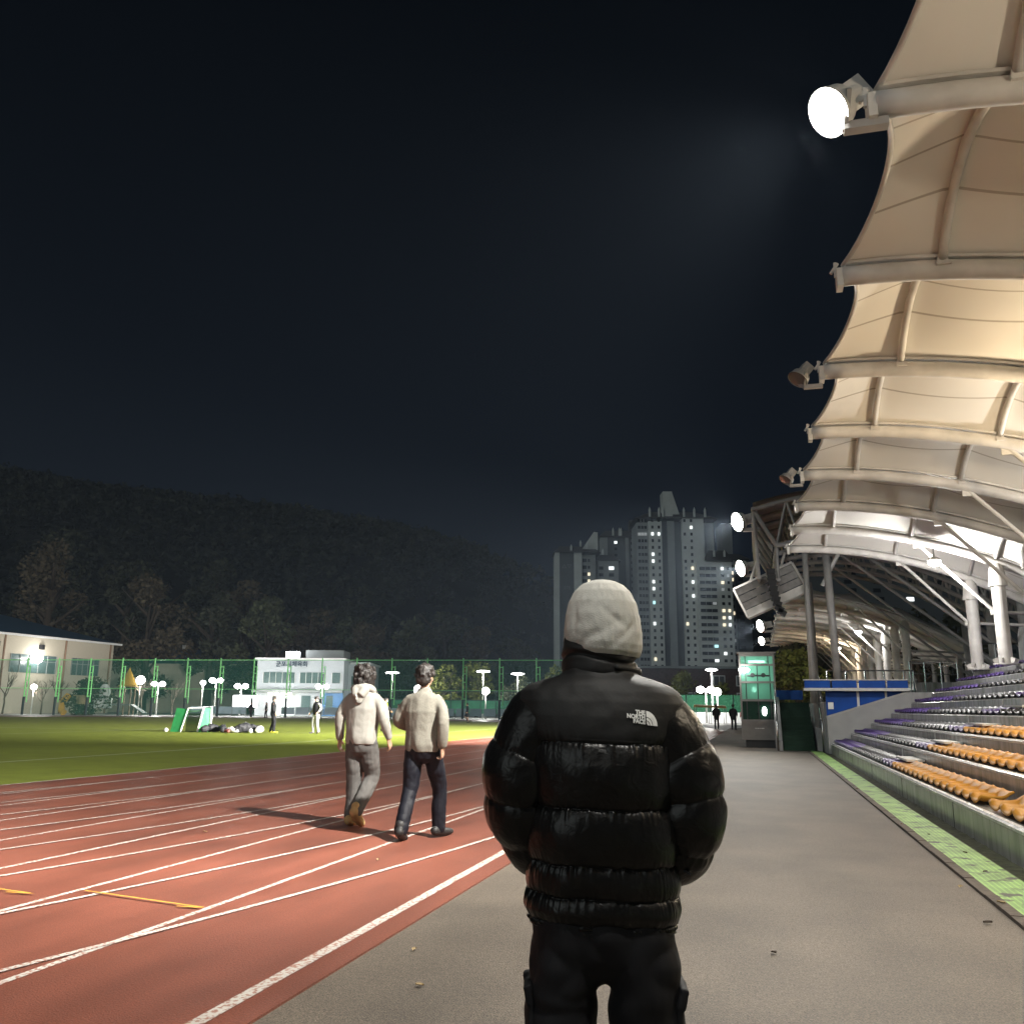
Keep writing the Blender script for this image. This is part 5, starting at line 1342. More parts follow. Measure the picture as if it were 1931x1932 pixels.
def person(label, pos, rz, H, P, top, trousers, shoe, hairstyle='short', voxel=.010, group=None, hooded=False, top_hem=.86, sleeve_len=1.0, shorts=False, bib=None, top_r=1.0, leg_r=1.0, knit=0.0, hair_m=None, shoe_r=1.0):
    k = H / 1.75
    t = thing('person', label, 'person', pos, rz, group)
    V = lambda p: Vector(p) * k
    sh = [V(P.get('shL', (-.185, 0, 1.425))), V(P.get('shR', (.185, 0, 1.425)))]
    el = [V(P['elL']), V(P['elR'])]; wr = [V(P['wrL']), V(P['wrR'])]
    hp = [V((-.09, 0, .92)), V((.09, 0, .92))]; kn = [V(P['knL']), V(P['knR'])]; an = [V(P['anL']), V(P['anR'])]; to = [V(P['toL']), V(P['toR'])]
    lean = V(P.get('lean', (0, 0, 0)))
    hd = V(P.get('head', (0, .02, 1.645))); yawh = P.get('yaw', 0.0)
    # --- body
    b = MB()
    b.limb([V((0, 0, .90)), V((0, .01, 1.06)), V((0, 0, 1.28)) + lean * .6, V((0, -.01, 1.41)) + lean, V((0, 0, 1.47)) + lean], [(.155 * k, .105 * k), (.135 * k, .095 * k), (.155 * k, .10 * k), (.13 * k, .07 * k), (.066 * k, .056 * k)], 18, 4)
    b.limb([V((0, -.005, 1.44)) + lean, hd + V((0, -.005, -.07))], [.058 * k, .052 * k], 12, 3)
    Rh = Matrix.Rotation(yawh, 3, 'Z'); H_ = lambda x, y, z: hd + Rh @ V((x, y, z))
    def hb_(c, r):
        m2 = MB(); m2.ball((0, 0, 0), tuple(q * k for q in r), 16, 10); b.add([H_(*c) + Rh @ Vector(p) for p in m2.v], m2.f)
    hb_((0, 0, .01), (.074, .094, .108)); hb_((0, .035, -.055), (.054, .056, .058)); hb_((0, .094, -.015), (.012, .020, .022)); hb_((0, .085, -.012), (.009, .016, .034))
    for s in (-1, 1): hb_((s * .076, -.005, -.012), (.010, .022, .032)); hb_((s * .036, .068, -.03), (.024, .022, .022))
    hb_((0, .078, .028), (.05, .02, .014)); hb_((0, .083, -.055), (.022, .012, .011)); hb_((0, .078, -.09), (.022, .016, .016))
    for s in (0, 1):
        b.limb([sh[s] * .86 + lean + V((0, 0, .16)), sh[s].lerp(el[s], .3), el[s], wr[s]], [.045 * k, .042 * k, .038 * k, .029 * k], 12, 4)
        d = (wr[s] - el[s]); hand(b, wr[s], d, P.get('palm', ((1, 0, 0), (-1, 0, 0)))[s], (-1 if s == 0 else 1) * P.get('thumb', 1), k, P.get('curl', .55))
        b.limb([hp[s], kn[s], an[s]], [.085 * k, .056 * k, .038 * k], 14, 4)
        fd = (to[s] - an[s]); b.limb([an[s] - fd * .25 + V((0, 0, -.02)), an[s] + fd * .4 + V((0, 0, -.02)), to[s]], [.034 * k, .04 * k, .026 * k], 10, 3)
    me = remesh(b, voxel, 3, 'body')
    for m in (M_skin, M_eye, M_lip): me.materials.append(m)
    eyes = [H_(s * .033, .085, .008) for s in (-1, 1)]; brow = [H_(s * .034, .088, .028) for s in (-1, 1)]; lip = H_(0, .094, -.055)
    for p in me.polygons:
        c = p.center
        if any((c - e).length < .014 * k for e in eyes) or any(abs(c.z - e.z) < .006 * k and (c - e).length < .022 * k for e in brow): p.material_index = 1
        elif (c - lip).length < .024 * k and abs(c.z - lip.z) < .008 * k: p.material_index = 2
    part('body', me, t)
    # --- trousers
    b = MB(); q = leg_r
    b.limb([V((0, -.005, 1.0)), V((0, -.008, .93)), V((0, -.005, .86))], [(.165 * k, .115 * k), (.172 * k, .128 * k), (.168 * k, .12 * k)], 18, 4)
    for s in (0, 1):
        if shorts: b.limb([hp[s] + V((0, 0, -.02)), hp[s].lerp(kn[s], .8)], [.098 * k, .10 * k], 14, 4)
        else: b.limb([hp[s], hp[s].lerp(kn[s], .5), kn[s], kn[s].lerp(an[s], .55), an[s] + V((0, 0, .0))], [.098 * k, .092 * k * q, .076 * k * q, .07 * k * q, .066 * k * q], 14, 4)
    me = wrinkle(remesh(b, voxel * 1.1, 6, 'trousers'), .008 * k, 6, (1, 1, .8), 1.3 + H, .005 * k, 13); me.materials.append(trousers); part('trousers', me, t)
    # --- shoes
    for s in (0, 1):
        b = MB(); fd = (to[s] - an[s]); up = V((0, 0, .03))
        q_ = k * shoe_r
        b.limb([an[s] - fd * .35 + up * -1.2, an[s] + fd * .3 + up * -.9, to[s] + fd * .12], [(.042 * q_, .045 * q_), (.048 * q_, .042 * q_), (.040 * q_, .03 * q_)], 12, 4)
        b.limb([an[s] - fd * .1 + up * 1.6, an[s] - fd * .1 - up * .6], [.05 * k, .05 * k], 12, 3)
        me = remesh(b, voxel, 2, 'shoe'); me.materials.append(shoe); part('shoe', me, t)
    # --- top
    b = MB(); h = top_hem
    b.limb([V((0, -.005, h)), V((0, -.005, h + .06)), V((0, 0, 1.08)), V((0, -.005, 1.28)) + lean * .6, V((0, -.012, 1.42)) + lean, V((0, -.005, 1.475)) + lean],
           [(.168 * k * top_r, .124 * k * top_r), (.176 * k * top_r, .132 * k * top_r), (.176 * k * top_r, .126 * k * top_r), (.194 * k * top_r, .134 * k * top_r), (.186 * k, .108 * k), (.082 * k, .075 * k)], 22, 4)
    for s in (0, 1):
        e_ = el[s].lerp(wr[s], .86 * sleeve_len) if sleeve_len > .3 else sh[s].lerp(el[s], .55)
        pts_ = [sh[s] + lean + V((.045 if s == 0 else -.045, 0, -.03)), sh[s].lerp(el[s], .5) + lean * .5, el[s], e_] if sleeve_len > .3 else [sh[s] + lean + V((.03 if s == 0 else -.03, 0, 0)), e_]
        b.limb(pts_, [.072 * k, .064 * k * top_r, .057 * k * top_r, .043 * k] if len(pts_) == 4 else [.08 * k, .075 * k], 14, 4)
    me = wrinkle(remesh(b, voxel, 10, 'top'), .010 * k, 5.5, (1, 1, .8), 4.2 + H, .0022 * k, 13)
    wrinkle(me, .011 * k, 7.5, (1.5, 1, .6), 8.8 + H)
    for v in me.vertices:      # flat lower hem
        if v.co.z < (h - .012) * k and abs(v.co.x) < .205 * k: v.co.z = (h - .012) * k + .004 * mnoise.noise(v.co * 9); v.co.x *= .985; v.co.y *= .985
    me.update()
    if knit: wrinkle(me, knit, 60, (1, 1, 1), 9)
    me.materials.append(top)
    part('hoodie' if hooded else 'jacket', me, t)
    if hooded:
        b = MB(); c0 = V((0, -.03, 1.49)) + lean
        ringp = [c0 + V((.115 * math.sin(a), -.075 * math.cos(a) + .01, .045 * math.cos(a))) for a in np.linspace(-2.5, 2.5, 13)]
        b.limb(ringp, [.028 * k] + [.042 * k] * 11 + [.028 * k], 12, 2)
        b.limb([c0 + V((-.05, -.075, .0)), c0 + V((0, -.115, -.075)), c0 + V((.05, -.075, .0))], [.06 * k, .065 * k, .06 * k], 12, 3)
        b.limb([c0 + V((0, -.07, .03)), c0 + V((0, -.115, -.13))], [(.1 * k, .05 * k), (.055 * k, .03 * k)], 12, 4)
        me = wrinkle(remesh(b, voxel, 3, 'hood'), .005 * k, 10, seed=2); me.materials.append(top); part('hood', me, t)
    if bib:
        b = MB(); b.limb([V((0, -.002, .97)), V((0, 0, 1.1)), V((0, 0, 1.3)) + lean * .6, V((0, -.01, 1.43)) + lean], [(.2 * k, .155 * k), (.2 * k, .15 * k), (.212 * k, .155 * k), (.16 * k, .115 * k)], 20, 4)
        me = remesh(b, voxel, 2, 'bib'); me.materials.append(bib); part('bib', me, t)
    # --- hair
    b = MB()
    def hh(c, r):
        m2 = MB(); m2.ball((0, 0, 0), tuple(q * k for q in r), 16, 10); b.add([H_(*c) + Rh @ Vector(p) for p in m2.v], m2.f)
    if hairstyle == 'curly':
        hh((0, -.012, .035), (.112, .118, .112)); hh((0, -.045, -.055), (.118, .085, .095)); hh((-.072, -.01, -.05), (.05, .065, .08)); hh((.072, -.01, -.05), (.05, .065, .08)); hh((0, .075, .08), (.07, .04, .035))
        rr = random.Random(3)
        for i in range(60):
            a = rr.uniform(0, 6.28); z = rr.uniform(-.12, .12); rad = .115 * math.sqrt(max(.1, 1 - (z / .17) ** 2))
            if math.sin(a) > .5 and z < .06: continue
            hh((rad * math.cos(a), rad * 1.02 * math.sin(a) - .015, z), (.024, .024, .034))
        me = wrinkle(remesh(b, .006, 1, 'hair'), .012 * k, 26, (1, 1, .45), 3, .006 * k, 55)
    else:
        hh((0, -.01, .04), (.098, .112, .104)); hh((0, -.05, -.02), (.088, .07, .085)); hh((0, .066, .088), (.062, .036, .03))
        rr = random.Random(5)
        for i in range(26):
            a = rr.uniform(0, 6.28); z = rr.uniform(0, .11); rad = .096 * math.sqrt(max(.1, 1 - (z / .15) ** 2))
            if math.sin(a) > .4 and z < .07: continue
            hh((rad * math.cos(a), rad * 1.1 * math.sin(a) - .01, z), (.02, .02, .022))
        me = wrinkle(remesh(b, .008, 1, 'hair'), .009 * k, 24, (1, 1, .6), 3, .004 * k, 50)
    me.materials.append(hair_m or M_hair); part('hair', me, t)
    return t

def cloth(name, col, rough=.85, var=.1, bs=250, bump=.25, scale=12): return mat(name, col, rough, var=var, scale=scale, bump=bump, bscale=bs, spec=.25)
M_hood = cloth('oatmeal_fleece', (0.27, 0.26, 0.232)); M_gtrs = cloth('washed_grey_denim', (0.09, 0.085, 0.08)); M_boot = cloth('tan_suede', (0.40, 0.27, 0.12))
M_knit = cloth('grey_beige_knit', (0.18, 0.17, 0.142), var=.12, bs=160, bump=.35, scale=60); M_navy = cloth('navy_trouser_cloth', (0.005, 0.0055, 0.010), .6); M_bshoe = mat('black_shoe_leather', (0.012, 0.011, 0.011), .6)
M_cblack = cloth('black_sport_cloth', (0.012, 0.012, 0.014)); M_cgrey = cloth('pale_grey_sport_cloth', (0.42, 0.41, 0.38)); M_cyel = cloth('neon_yellow_bib', (0.55, 0.62, 0.02)); M_yshoe = mat('yellow_shoe', (0.6, 0.55, 0.05), .5)
M_cred = cloth('red_sport_cloth', (0.45, 0.03, 0.025)); M_cdred = cloth('dark_red_sport_cloth', (0.12, 0.015, 0.015)); M_cwhite = cloth('white_sport_cloth', (0.6, 0.6, 0.6))

# hooded walker, caught as one foot passes the other
person('person in a pale hooded sweatshirt, grey jeans and tan boots walking away on the track', (-4.50, 10.05, 0.012), R(-2), 1.80,
       dict(elL=(-.27, -.03, 1.17), elR=(.285, -.02, 1.17), wrL=(-.29, .03, .93), wrR=(.31, .06, .94), knL=(-.10, .06, .50), knR=(.085, .13, .52), anL=(-.10, .02, .085), anR=(.05, -.16, .17), toL=(-.11, .18, .035), toR=(.05, -.04, .05), lean=(0, .02, 0), yaw=.1, curl=.8),
       M_hood, M_gtrs, M_boot, 'curly', .0075, None, True, .90, top_r=1.06, leg_r=1.14, shoe_r=1.3)
# walker in the knitted top, long stride
person('person in a grey knitted top, navy trousers and black shoes striding on the track', (-3.45, 9.28, 0.012), R(3), 1.77,
       dict(elL=(-.285, .06, 1.17), elR=(.25, -.12, 1.16), wrL=(-.20, .27, 1.10), wrR=(.235, -.07, .91), knL=(-.115, -.02, .50), knR=(.13, .20, .50), anL=(-.14, -.22, .11), anR=(.13, .22, .09), toL=(-.155, -.07, .03), toR=(.19, .39, .045), lean=(0, .01, 0), yaw=-.15, curl=1.3),
       M_knit, M_navy, M_bshoe, 'short', .0075, None, False, .885, top_r=1.06, leg_r=1.08, knit=.0006, shoe_r=1.12)
# people far off
std = dict(elL=(-.25, -.04, 1.16), elR=(.25, -.02, 1.16), wrL=(-.25, .08, .95), wrR=(.26, .10, .96), knL=(-.10, .02, .50), knR=(.11, .08, .50), anL=(-.11, -.10, .09), anR=(.11, .06, .085), toL=(-.13, .06, .03), toR=(.14, .22, .03))
def pose(**k): q = dict(std); q.update(k); return q
FG = 'players on the turf'
F_ = lambda u, d: tuple(at(u, d, .014))
person('player in a dark tracksuit and yellow shoes standing on the turf', F_(-12.2, 47.6), R(-60), 1.82, pose(), M_cblack, M_cblack, M_yshoe, group=FG, voxel=.012)
person('player in a black vest and pale trousers standing below the white goal', F_(-9.9, 47.2), R(160), 1.82, pose(elL=(-.33, .02, 1.2), wrL=(-.24, .12, 1.02), wrR=(.33, .08, .98), knL=(-.14, .05, .5), anL=(-.2, 0, .09), toL=(-.26, .14, .03), yaw=.5), M_cgrey, M_cgrey, M_bshoe, group=FG, voxel=.012, bib=M_cblack)
person('player in a yellow bib and black trousers behind the hooded walker', F_(-7.15, 52.0), R(-100), 1.85, pose(lean=(0, .12, -.02), head=(0, .17, 1.62), elL=(-.26, .2, 1.17), wrL=(-.2, .38, 1.05), knL=(-.1, .16, .52)), M_cblack, M_cblack, M_bshoe, group=FG, voxel=.012, bib=M_cyel)
person('small far runner in a black top with bare legs on the turf', F_(-3.98, 86), R(120), 1.75, pose(knR=(.1, .2, .55), anR=(.1, .0, .3), toR=(.1, .1, .2)), M_cblack, M_cblack, M_bshoe, group=FG, voxel=.014, shorts=True)
person('person in dark clothes stepping in front of the glaring lit board', F_(-29.8, 106), R(-120), 1.75, pose(knR=(.1, .22, .52), anR=(.1, .3, .1), toR=(.1, .45, .04)), M_cblack, M_cblack, M_yshoe, group='far people near the net', voxel=.014)
person('person in a white top and black vest by the lit board', F_(-28.0, 106), R(150), 1.75, pose(), M_cwhite, M_cblack, M_bshoe, group='far people near the net', voxel=.014, bib=M_cblack)
person('person in a white shirt far behind the player in yellow', F_(-12.6, 104), R(100), 1.72, pose(), M_cwhite, M_cblack, M_bshoe, group='far people near the net', voxel=.014)
PGp = 'people far down the path'
person('person in a long black coat far down the path, leftmost there', (-2.95, 68.5, .0), R(8), 1.74, pose(), M_cblack, M_cblack, M_bshoe, group=PGp, voxel=.014, top_hem=.72, top_r=1.15)
person('person in a bulky black coat far down the path beside the one in red', (-1.72, 67.0, .0), R(-5), 1.74, pose(knR=(.1, .2, .52)), M_cblack, M_cblack, M_bshoe, group=PGp, voxel=.014, top_hem=.70, top_r=1.2)
person('person in a bright red top far down the path', (-1.08, 70.5, .0), R(20), 1.55, pose(), M_cred, M_cblack, M_cwhite, group=PGp, voxel=.014)
person('person in dark red clothes half hidden by the glass kiosk', (-.62, 60.0, .0), R(-12), 1.72, pose(), M_cdred, M_cdred, M_cwhite, group=PGp, voxel=.014)

# ------------------------------------------------------------------ the man in the black padded jacket
def nylon():
    m = mat('black_nylon', (0.0055, 0.0055, 0.0055), 0.30, var=0.15, scale=4, spec=0.24)
    n = m.node_tree; b = n.nodes['Principled BSDF']
    tc = n.nodes.new('ShaderNodeTexCoord')
    n1 = n.nodes.new('ShaderNodeTexNoise'); n1.inputs['Scale'].default_value = 26; n1.inputs['Detail'].default_value = 4; n1.inputs['Distortion'].default_value = 1.2
    n.links.new(tc.outputs['Object'], n1.inputs['Vector'])
    bp = n.nodes.new('ShaderNodeBump'); bp.inputs['Strength'].default_value = 0.38; bp.inputs['Distance'].default_value = 0.008
    n.links.new(n1.outputs[0], bp.inputs['Height']); n.links.new(bp.outputs[0], b.inputs['Normal'])
    return m
M_nyl = nylon()
M_yoke = mat('black_matt_nylon', (0.0085, 0.0085, 0.0085), 0.6, spec=.3, var=0.12, scale=5, bump=.2, bscale=25)
M_pant = cloth('black_cargo_cloth', (0.0055, 0.0055, 0.007), .75, bs=300, bump=.08)
M_bean = cloth('pale_grey_beanie', (0.50, 0.49, 0.45), .9, var=.06, bs=300, bump=.25, scale=6)
hero = thing('person', 'person in a black padded jacket and pale beanie seen from behind, hands in pockets', 'person', at(.252, 2.60, 0), CAM_YAW + R(-3))
SMT = {}
def sm(x, xs, ys):
    """smooth curve through a table of values"""
    k = id(ys)
    if k not in SMT:
        g = np.linspace(xs[0], xs[-1], 801); v = np.interp(g, xs, ys); n = max(3, int(801 * SMW.get(k, .05)))
        ker = np.hanning(n * 2 + 1); ker /= ker.sum(); vp = np.concatenate([2 * v[0] - v[n:0:-1], v, 2 * v[-1] - v[-2:-n - 2:-1]])
        SMT[k] = (g, np.convolve(vp, ker, 'valid'))
    g, v = SMT[k]
    f = (x - g[0]) / (g[-1] - g[0]) * 800; i = min(max(int(f), 0), 799); f = min(max(f - i, 0), 1)
    return float(v[i] * (1 - f) + v[i + 1] * f)
SMW = {}
ZW = [.785, .80, .83, .90, .95, 1.09, 1.20, 1.27, 1.33, 1.37, 1.395, 1.415, 1.43, 1.442, 1.48]
WW = [.196, .205, .212, .208, .204, .204, .208, .216, .232, .236, .224, .197, .158, .112, .085]
DW = [.125, .135, .145, .15, .158, .168, .172, .170, .160, .148, .136, .124, .112, .098, .080]
SMW[id(WW)] = .014; SMW[id(DW)] = .016
SEAMS = [.80, .868, .948, 1.095, 1.262]
def tilt(x): return -.035 * x
def torso(th, z0):
    w_, d_ = sm(z0, ZW, WW), sm(z0, ZW, DW); e = 2.4
    c, s = math.cos(th), math.sin(th)
    x = w_ * math.copysign(abs(c) ** (2 / e), c); y = d_ * math.copysign(abs(s) ** (2 / e), s)
    z = z0 + (tilt(x) if z0 < 1.33 else tilt(x) * max(0, (1.45 - z0) / .12))
    off = 0.0
    wav = .006 * mnoise.noise(Vector((th * 2.0, z0 * 3, 5)))
    zz = z0 + wav
    for a, b_ in zip([.785] + SEAMS, SEAMS + [9]):
        if a <= zz < b_:
            if b_ > 8:
                t = (zz - a); off += .012 * (1 - math.exp(-t / .018)) - .012
            else:
                t = (zz - a) / (b_ - a); amp = .021 if b_ - a > .12 else (.013 if b_ - a > .06 else .008)
                off += amp * (math.sin(math.pi * t) ** .55 if 0 < t < 1 else 0) - .012
            # gathers running down from the upper seam and up from the lower one
            du = (b_ - zz) if b_ < 8 else 1; dl = zz - a
            arc = th * .2
            g = mnoise.noise(Vector((arc * 62, a * 31, 0))) + .6 * mnoise.noise(Vector((arc * 120, a * 17, 3)))
            g2 = mnoise.noise(Vector((arc * 55, b_ * 23, 7))) + .6 * mnoise.noise(Vector((arc * 110, b_ * 13, 9)))
            fade = .5 + .5 * mnoise.noise(Vector((arc * 6, b_ * 5, 1)))
            off += .0095 * (abs(g2) * 2 - .6) * math.exp(-du / .018) * (.35 + fade) + .004 * g * math.exp(-dl / .016)
            break
    off += .0065 * mnoise.noise(Vector((x * 9, z0 * 6, y * 9 + 2))) * (1 if z0 < 1.27 else .5) + .0028 * mnoise.noise(Vector((x * 24, z0 * 20, y * 24)))
    # long soft diagonal pulls
    off += .004 * mnoise.noise(Vector((x * 7 + z0 * 8, z0 * 2.5, 11))) if z0 < 1.262 else 0
    n = Vector((c / max(w_, .01), s / max(d_, .01), 0)).normalized()
    return Vector((x, y, z)) + n * off
jk = MB()
zr = sorted(set(list(np.linspace(.785, 1.48, 330)) + SEAMS))
NT = 360
def jmesh(z_lo, z_hi, name, m):
    zz = [z for z in zr if z_lo <= z <= z_hi]; b = MB()
    b.grid(lambda u, v: torso(-2 * math.pi * u, zz[min(len(zz) - 1, int(round(v * (len(zz) - 1))))]), NT, len(zz) - 1, closed=True)
    return b
b = jmesh(.785, 1.262, 'a', None)
# turned-in hem
o = len(b.v); rim = [torso(-2 * math.pi * i / NT, .785) for i in range(NT)]
b.add([Vector((p.x * .9, p.y * .9, p.z + .012)) for p in rim], []); b.f += [(o + i, o + (i + 1) % NT, (i + 1) % NT, i) for i in range(NT)]; b.m += [0] * NT
# sleeves: padded tubes with their own quilting seams
def sleeve(P, RR, seams, sd):
    Q = [Vector(p) for p in P]; pts_ = []; rs = []
    N = 210
    ln_ = [0.0]
    for i in range(1, len(Q)): ln_.append(ln_[-1] + (Q[i] - Q[i - 1]).length)
    fine = []
    for i in range(N + 1):
        f = i / N * (len(Q) - 1); k = min(int(f), len(Q) - 2); t = f - k
        p0, p1, p2, p3 = Q[max(k - 1, 0)], Q[k], Q[k + 1], Q[min(k + 2, len(Q) - 1)]
        fine.append((0.5 * ((2 * p1) + (p2 - p0) * t + (2 * p0 - 5 * p1 + 4 * p2 - p3) * t * t + (3 * p1 - p0 - 3 * p2 + p3) * t ** 3), np.interp(f, range(len(Q)), RR)))
    s = 0.0; S = [0.0]
    for i in range(1, N + 1): s += (fine[i][0] - fine[i - 1][0]).length; S.append(s)
    NA = 120; vs = []
    for i in range(N + 1):
        p, r = fine[i]; tg = (fine[min(i + 1, N)][0] - fine[max(i - 1, 0)][0]).normalized()
        a = (Vector((0, 1, 0)) - tg * tg.y).normalized(); c = tg.cross(a)
        for j in range(NA):
            th = 2 * math.pi * j / NA
            ss = S[i] + .012 * math.cos(th + sd) + .006 * mnoise.noise(Vector((th * 1.5, S[i] * 9, sd)))
            off = 0
            bnd = [-.3] + seams + [s + .2]
            for u0, u1 in zip(bnd[:-1], bnd[1:]):
                if u0 <= ss < u1:
                    t = (ss - u0) / (u1 - u0); off = .013 * math.sin(math.pi * t) ** .6 - .006 if 0 < t < 1 else -.006
                    e1 = math.exp(-(u1 - ss) / .02); e0 = math.exp(-(ss - u0) / .02)
                    off += .007 * (mnoise.noise(Vector((th * 6.5, u1 * 30, sd))) * e1 + mnoise.noise(Vector((th * 6.5, u0 * 30, sd))) * e0) * (.5 + mnoise.noise(Vector((th, u0 * 9, sd))) ** 2 * 2)
                    break
            d = a * math.cos(th) + c * math.sin(th)
            off += .006 * mnoise.noise(p * 9 + d * .8 + Vector((sd, 0, 0))) + .0025 * mnoise.noise((p + d * r) * 26)
            vs.append(p + d * (r + off))
    fs = []
    for i in range(N):
        for j in range(NA): fs.append((i * NA + j, (i + 1) * NA + j, (i + 1) * NA + (j + 1) % NA, i * NA + (j + 1) % NA))
    fs.append(tuple(range(NA))); fs.append(tuple(N * NA + j for j in reversed(range(NA))))
    return vs, fs
SLL = ([(-.10, -.004, 1.345), (-.160, -.006, 1.305), (-.203, -.008, 1.235), (-.220, -.010, 1.15), (-.208, .01, 1.06), (-.172, .065, .975), (-.13, .14, .915)], [.085, .107, .109, .105, .098, .084, .064])
SLR = ([(.10, -.004, 1.335), (.160, -.006, 1.295), (.205, -.008, 1.22), (.230, -.010, 1.13), (.226, .005, 1.03), (.188, .06, .955), (.14, .14, .91)], [.085, .107, .109, .106, .100, .086, .064])
b.add(*sleeve(*SLL, [.17, .275, .385, .49], 1.0)); b.add(*sleeve(*SLR, [.17, .275, .385, .49], 4.0))
me = b.mesh('padded_jacket', M_nyl, smooth=True); jacket = part('padded_jacket', me, hero)
b = jmesh(1.26, 1.48, 'y', None); me = b.mesh('yoke', M_yoke, smooth=True); part('yoke', me, jacket)
# collar
b = MB()
def colr(u, v):
    th = -2 * math.pi * u; z = 1.432 + .124 * v
    r = .099 + .007 * math.sin(math.pi * v) + .004 * mnoise.noise(Vector((th * 2, z * 30, 0))) - .006 * v
    fold = -.010 * math.exp(-((v - .45 - .10 * math.sin(th * 2)) / .05) ** 2) - .008 * math.exp(-(v / .10) ** 2)
    x = r * 1.04 * math.cos(th); y = r * .98 * math.sin(th)
    return Vector((x * (1 + fold * 8), y * (1 + fold * 8) + .01 * v, z - .006 * math.cos(th) * v))
b.grid(colr, 160, 40, closed=True)
b.grid(lambda u, v: (lambda p: Vector((p.x * .9, p.y * .9, p.z + .004)))(colr(u, 1 - v)), 160, 20, closed=True)
o1 = 160 * 40; o2 = 160 * 41
b.f += [(o1 + i, o1 + (i + 1) % 160, o2 + (i + 1) % 160, o2 + i) for i in range(160)]; b.m += [0] * 160
b.limb([(.045, -.088, 1.462), (.085, -.045, 1.458), (.108, .01, 1.452), (.09, .07, 1.44)], [.008, .012, .014, .010], 12, 5)
part('collar', b.mesh('collar', M_yoke, smooth=True), jacket)
# drawcord end at the hem
b = MB(); b.beam((.196, -.03, .945), (.232, -.06, .925), .010, .004); part('drawcord', b.mesh('drawcord', M_blk), jacket)
# printed wordmark and quarter-dome mark on the shoulder blade
M_logo = mat('white_print', (0.72, 0.72, 0.70), 0.6, var=.04)
def back_y(x, z):
    # the yoke's surface by search over the ring
    best = min((torso(-a, z) for a in np.linspace(math.pi * .05, math.pi * .95, 120)), key=lambda p: abs(p.x - x))
    return best.y
lg = MB(); LX, LZ, LH = .113, 1.3285, .0128
vsl = []
for row, txt in enumerate(('THE', 'NORTH', 'FACE')):
    tm = text_mesh(txt, .0150, 0, .0008, 'RIGHT')
    lg.add([(LX + v.co.x * .92, 0, LZ + (1 - row) * LH * .92 + v.co.y) for v in tm.vertices], [tuple(p.vertices) for p in tm.polygons]); bpy.data.meshes.remove(tm)
cx_, cz_ = LX + .003, LZ - .0185
for r0, r1 in ((.003, .0095), (.0113, .0180), (.0198, .0345)):
    vs = []; fs = []; n_ = 14
    for i in range(n_ + 1):
        a = math.pi / 2 * i / n_
        for rr in (r0, r1): vs.append((cx_ + rr * math.cos(a) * .86, 0, cz_ + rr * math.sin(a) * 1.06))
        if i: fs.append((2 * i - 2, 2 * i - 1, 2 * i + 1, 2 * i))
    lg.add(vs, fs)
bmx = bmesh.new(); tmp = lg.mesh('l', M_logo); bmx.from_mesh(tmp)
bmesh.ops.triangulate(bmx, faces=bmx.faces[:]); bmesh.ops.subdivide_edges(bmx, edges=[e for e in bmx.edges if e.calc_length() > .01], cuts=1); bmx.to_mesh(tmp); bmx.free()
gx_ = np.linspace(.02, .17, 16); gz_ = np.linspace(1.29, 1.36, 8)
GY = [[back_y(x, z - tilt(x)) for z in gz_] for x in gx_]
for v in tmp.vertices:
    i = np.clip(np.searchsorted(gx_, v.co.x) - 1, 0, 14); j = np.clip(np.searchsorted(gz_, v.co.z) - 1, 0, 6)
    fx = (v.co.x - gx_[i]) / (gx_[i + 1] - gx_[i]); fz = (v.co.z - gz_[j]) / (gz_[j + 1] - gz_[j])
    y = (GY[i][j] * (1 - fx) + GY[i + 1][j] * fx) * (1 - fz) + (GY[i][j + 1] * (1 - fx) + GY[i + 1][j + 1] * fx) * fz
    v.co = Vector((v.co.x, y - .0035, v.co.z - .10 * (v.co.x - LX)))
tmp.update(); part('printed_logo', tmp, jacket)
# trousers with cargo pockets
b = MB()
b.limb([(0, 0, .90), (0, 0, .83), (0, -.002, .77)], [(.175, .12), (.188, .132), (.186, .130)], 26, 6)
b.limb([(-.092, 0, .80), (-.100, -.002, .70), (-.108, 0, .58), (-.112, .01, .44), (-.115, -.005, .25), (-.118, -.01, .09)], [(.097, .125), (.097, .12), (.093, .110), (.093, .104), (.092, .1), (.09, .098)], 22, 6)
b.limb([(.092, 0, .80), (.103, -.002, .70), (.112, 0, .58), (.118, .01, .44), (.122, -.005, .25), (.125, -.01, .09)], [(.097, .125), (.098, .12), (.095, .110), (.095, .104), (.093, .1), (.09, .098)], 22, 6)
me = wrinkle(remesh(b, .008, 3, 'cargo_trousers', .5), .007, 6, (1, 1, 1.6), 1.3, .010, 8); me.materials.append(M_pant); tro = part('cargo_trousers', me, hero)
for s in (-1, 1):
    b = MB(); x0 = s * (.190 if s < 0 else .196)
    b.limb([(x0 * .98, .0, .60), (x0 * .99, .0, .46)], [(.018, .075), (.02, .078)], 14, 4); b.box((x0 * 1.03, 0, .625), (.022, .15, .05), M=Matrix.Rotation(s * .25, 4, 'Y'))
    me = wrinkle(remesh(b, .006, 2, 'cargo_pocket'), .006, 18, seed=s); me.materials.append(M_pant); part('cargo_pocket', me, tro)
for s in (-1, 1):
    b = MB(); b.limb([(s * .12, -.09, .05), (s * .125, .03, .05), (s * .135, .16, .035)], [(.042, .045), (.05, .042), (.044, .03)], 14, 4); b.limb([(s * .12, -.04, .13), (s * .12, -.04, .05)], [.05, .05], 12, 3)
    me = remesh(b, .008, 2, 'shoe'); me.materials.append(M_bshoe); part('shoe', me, hero)
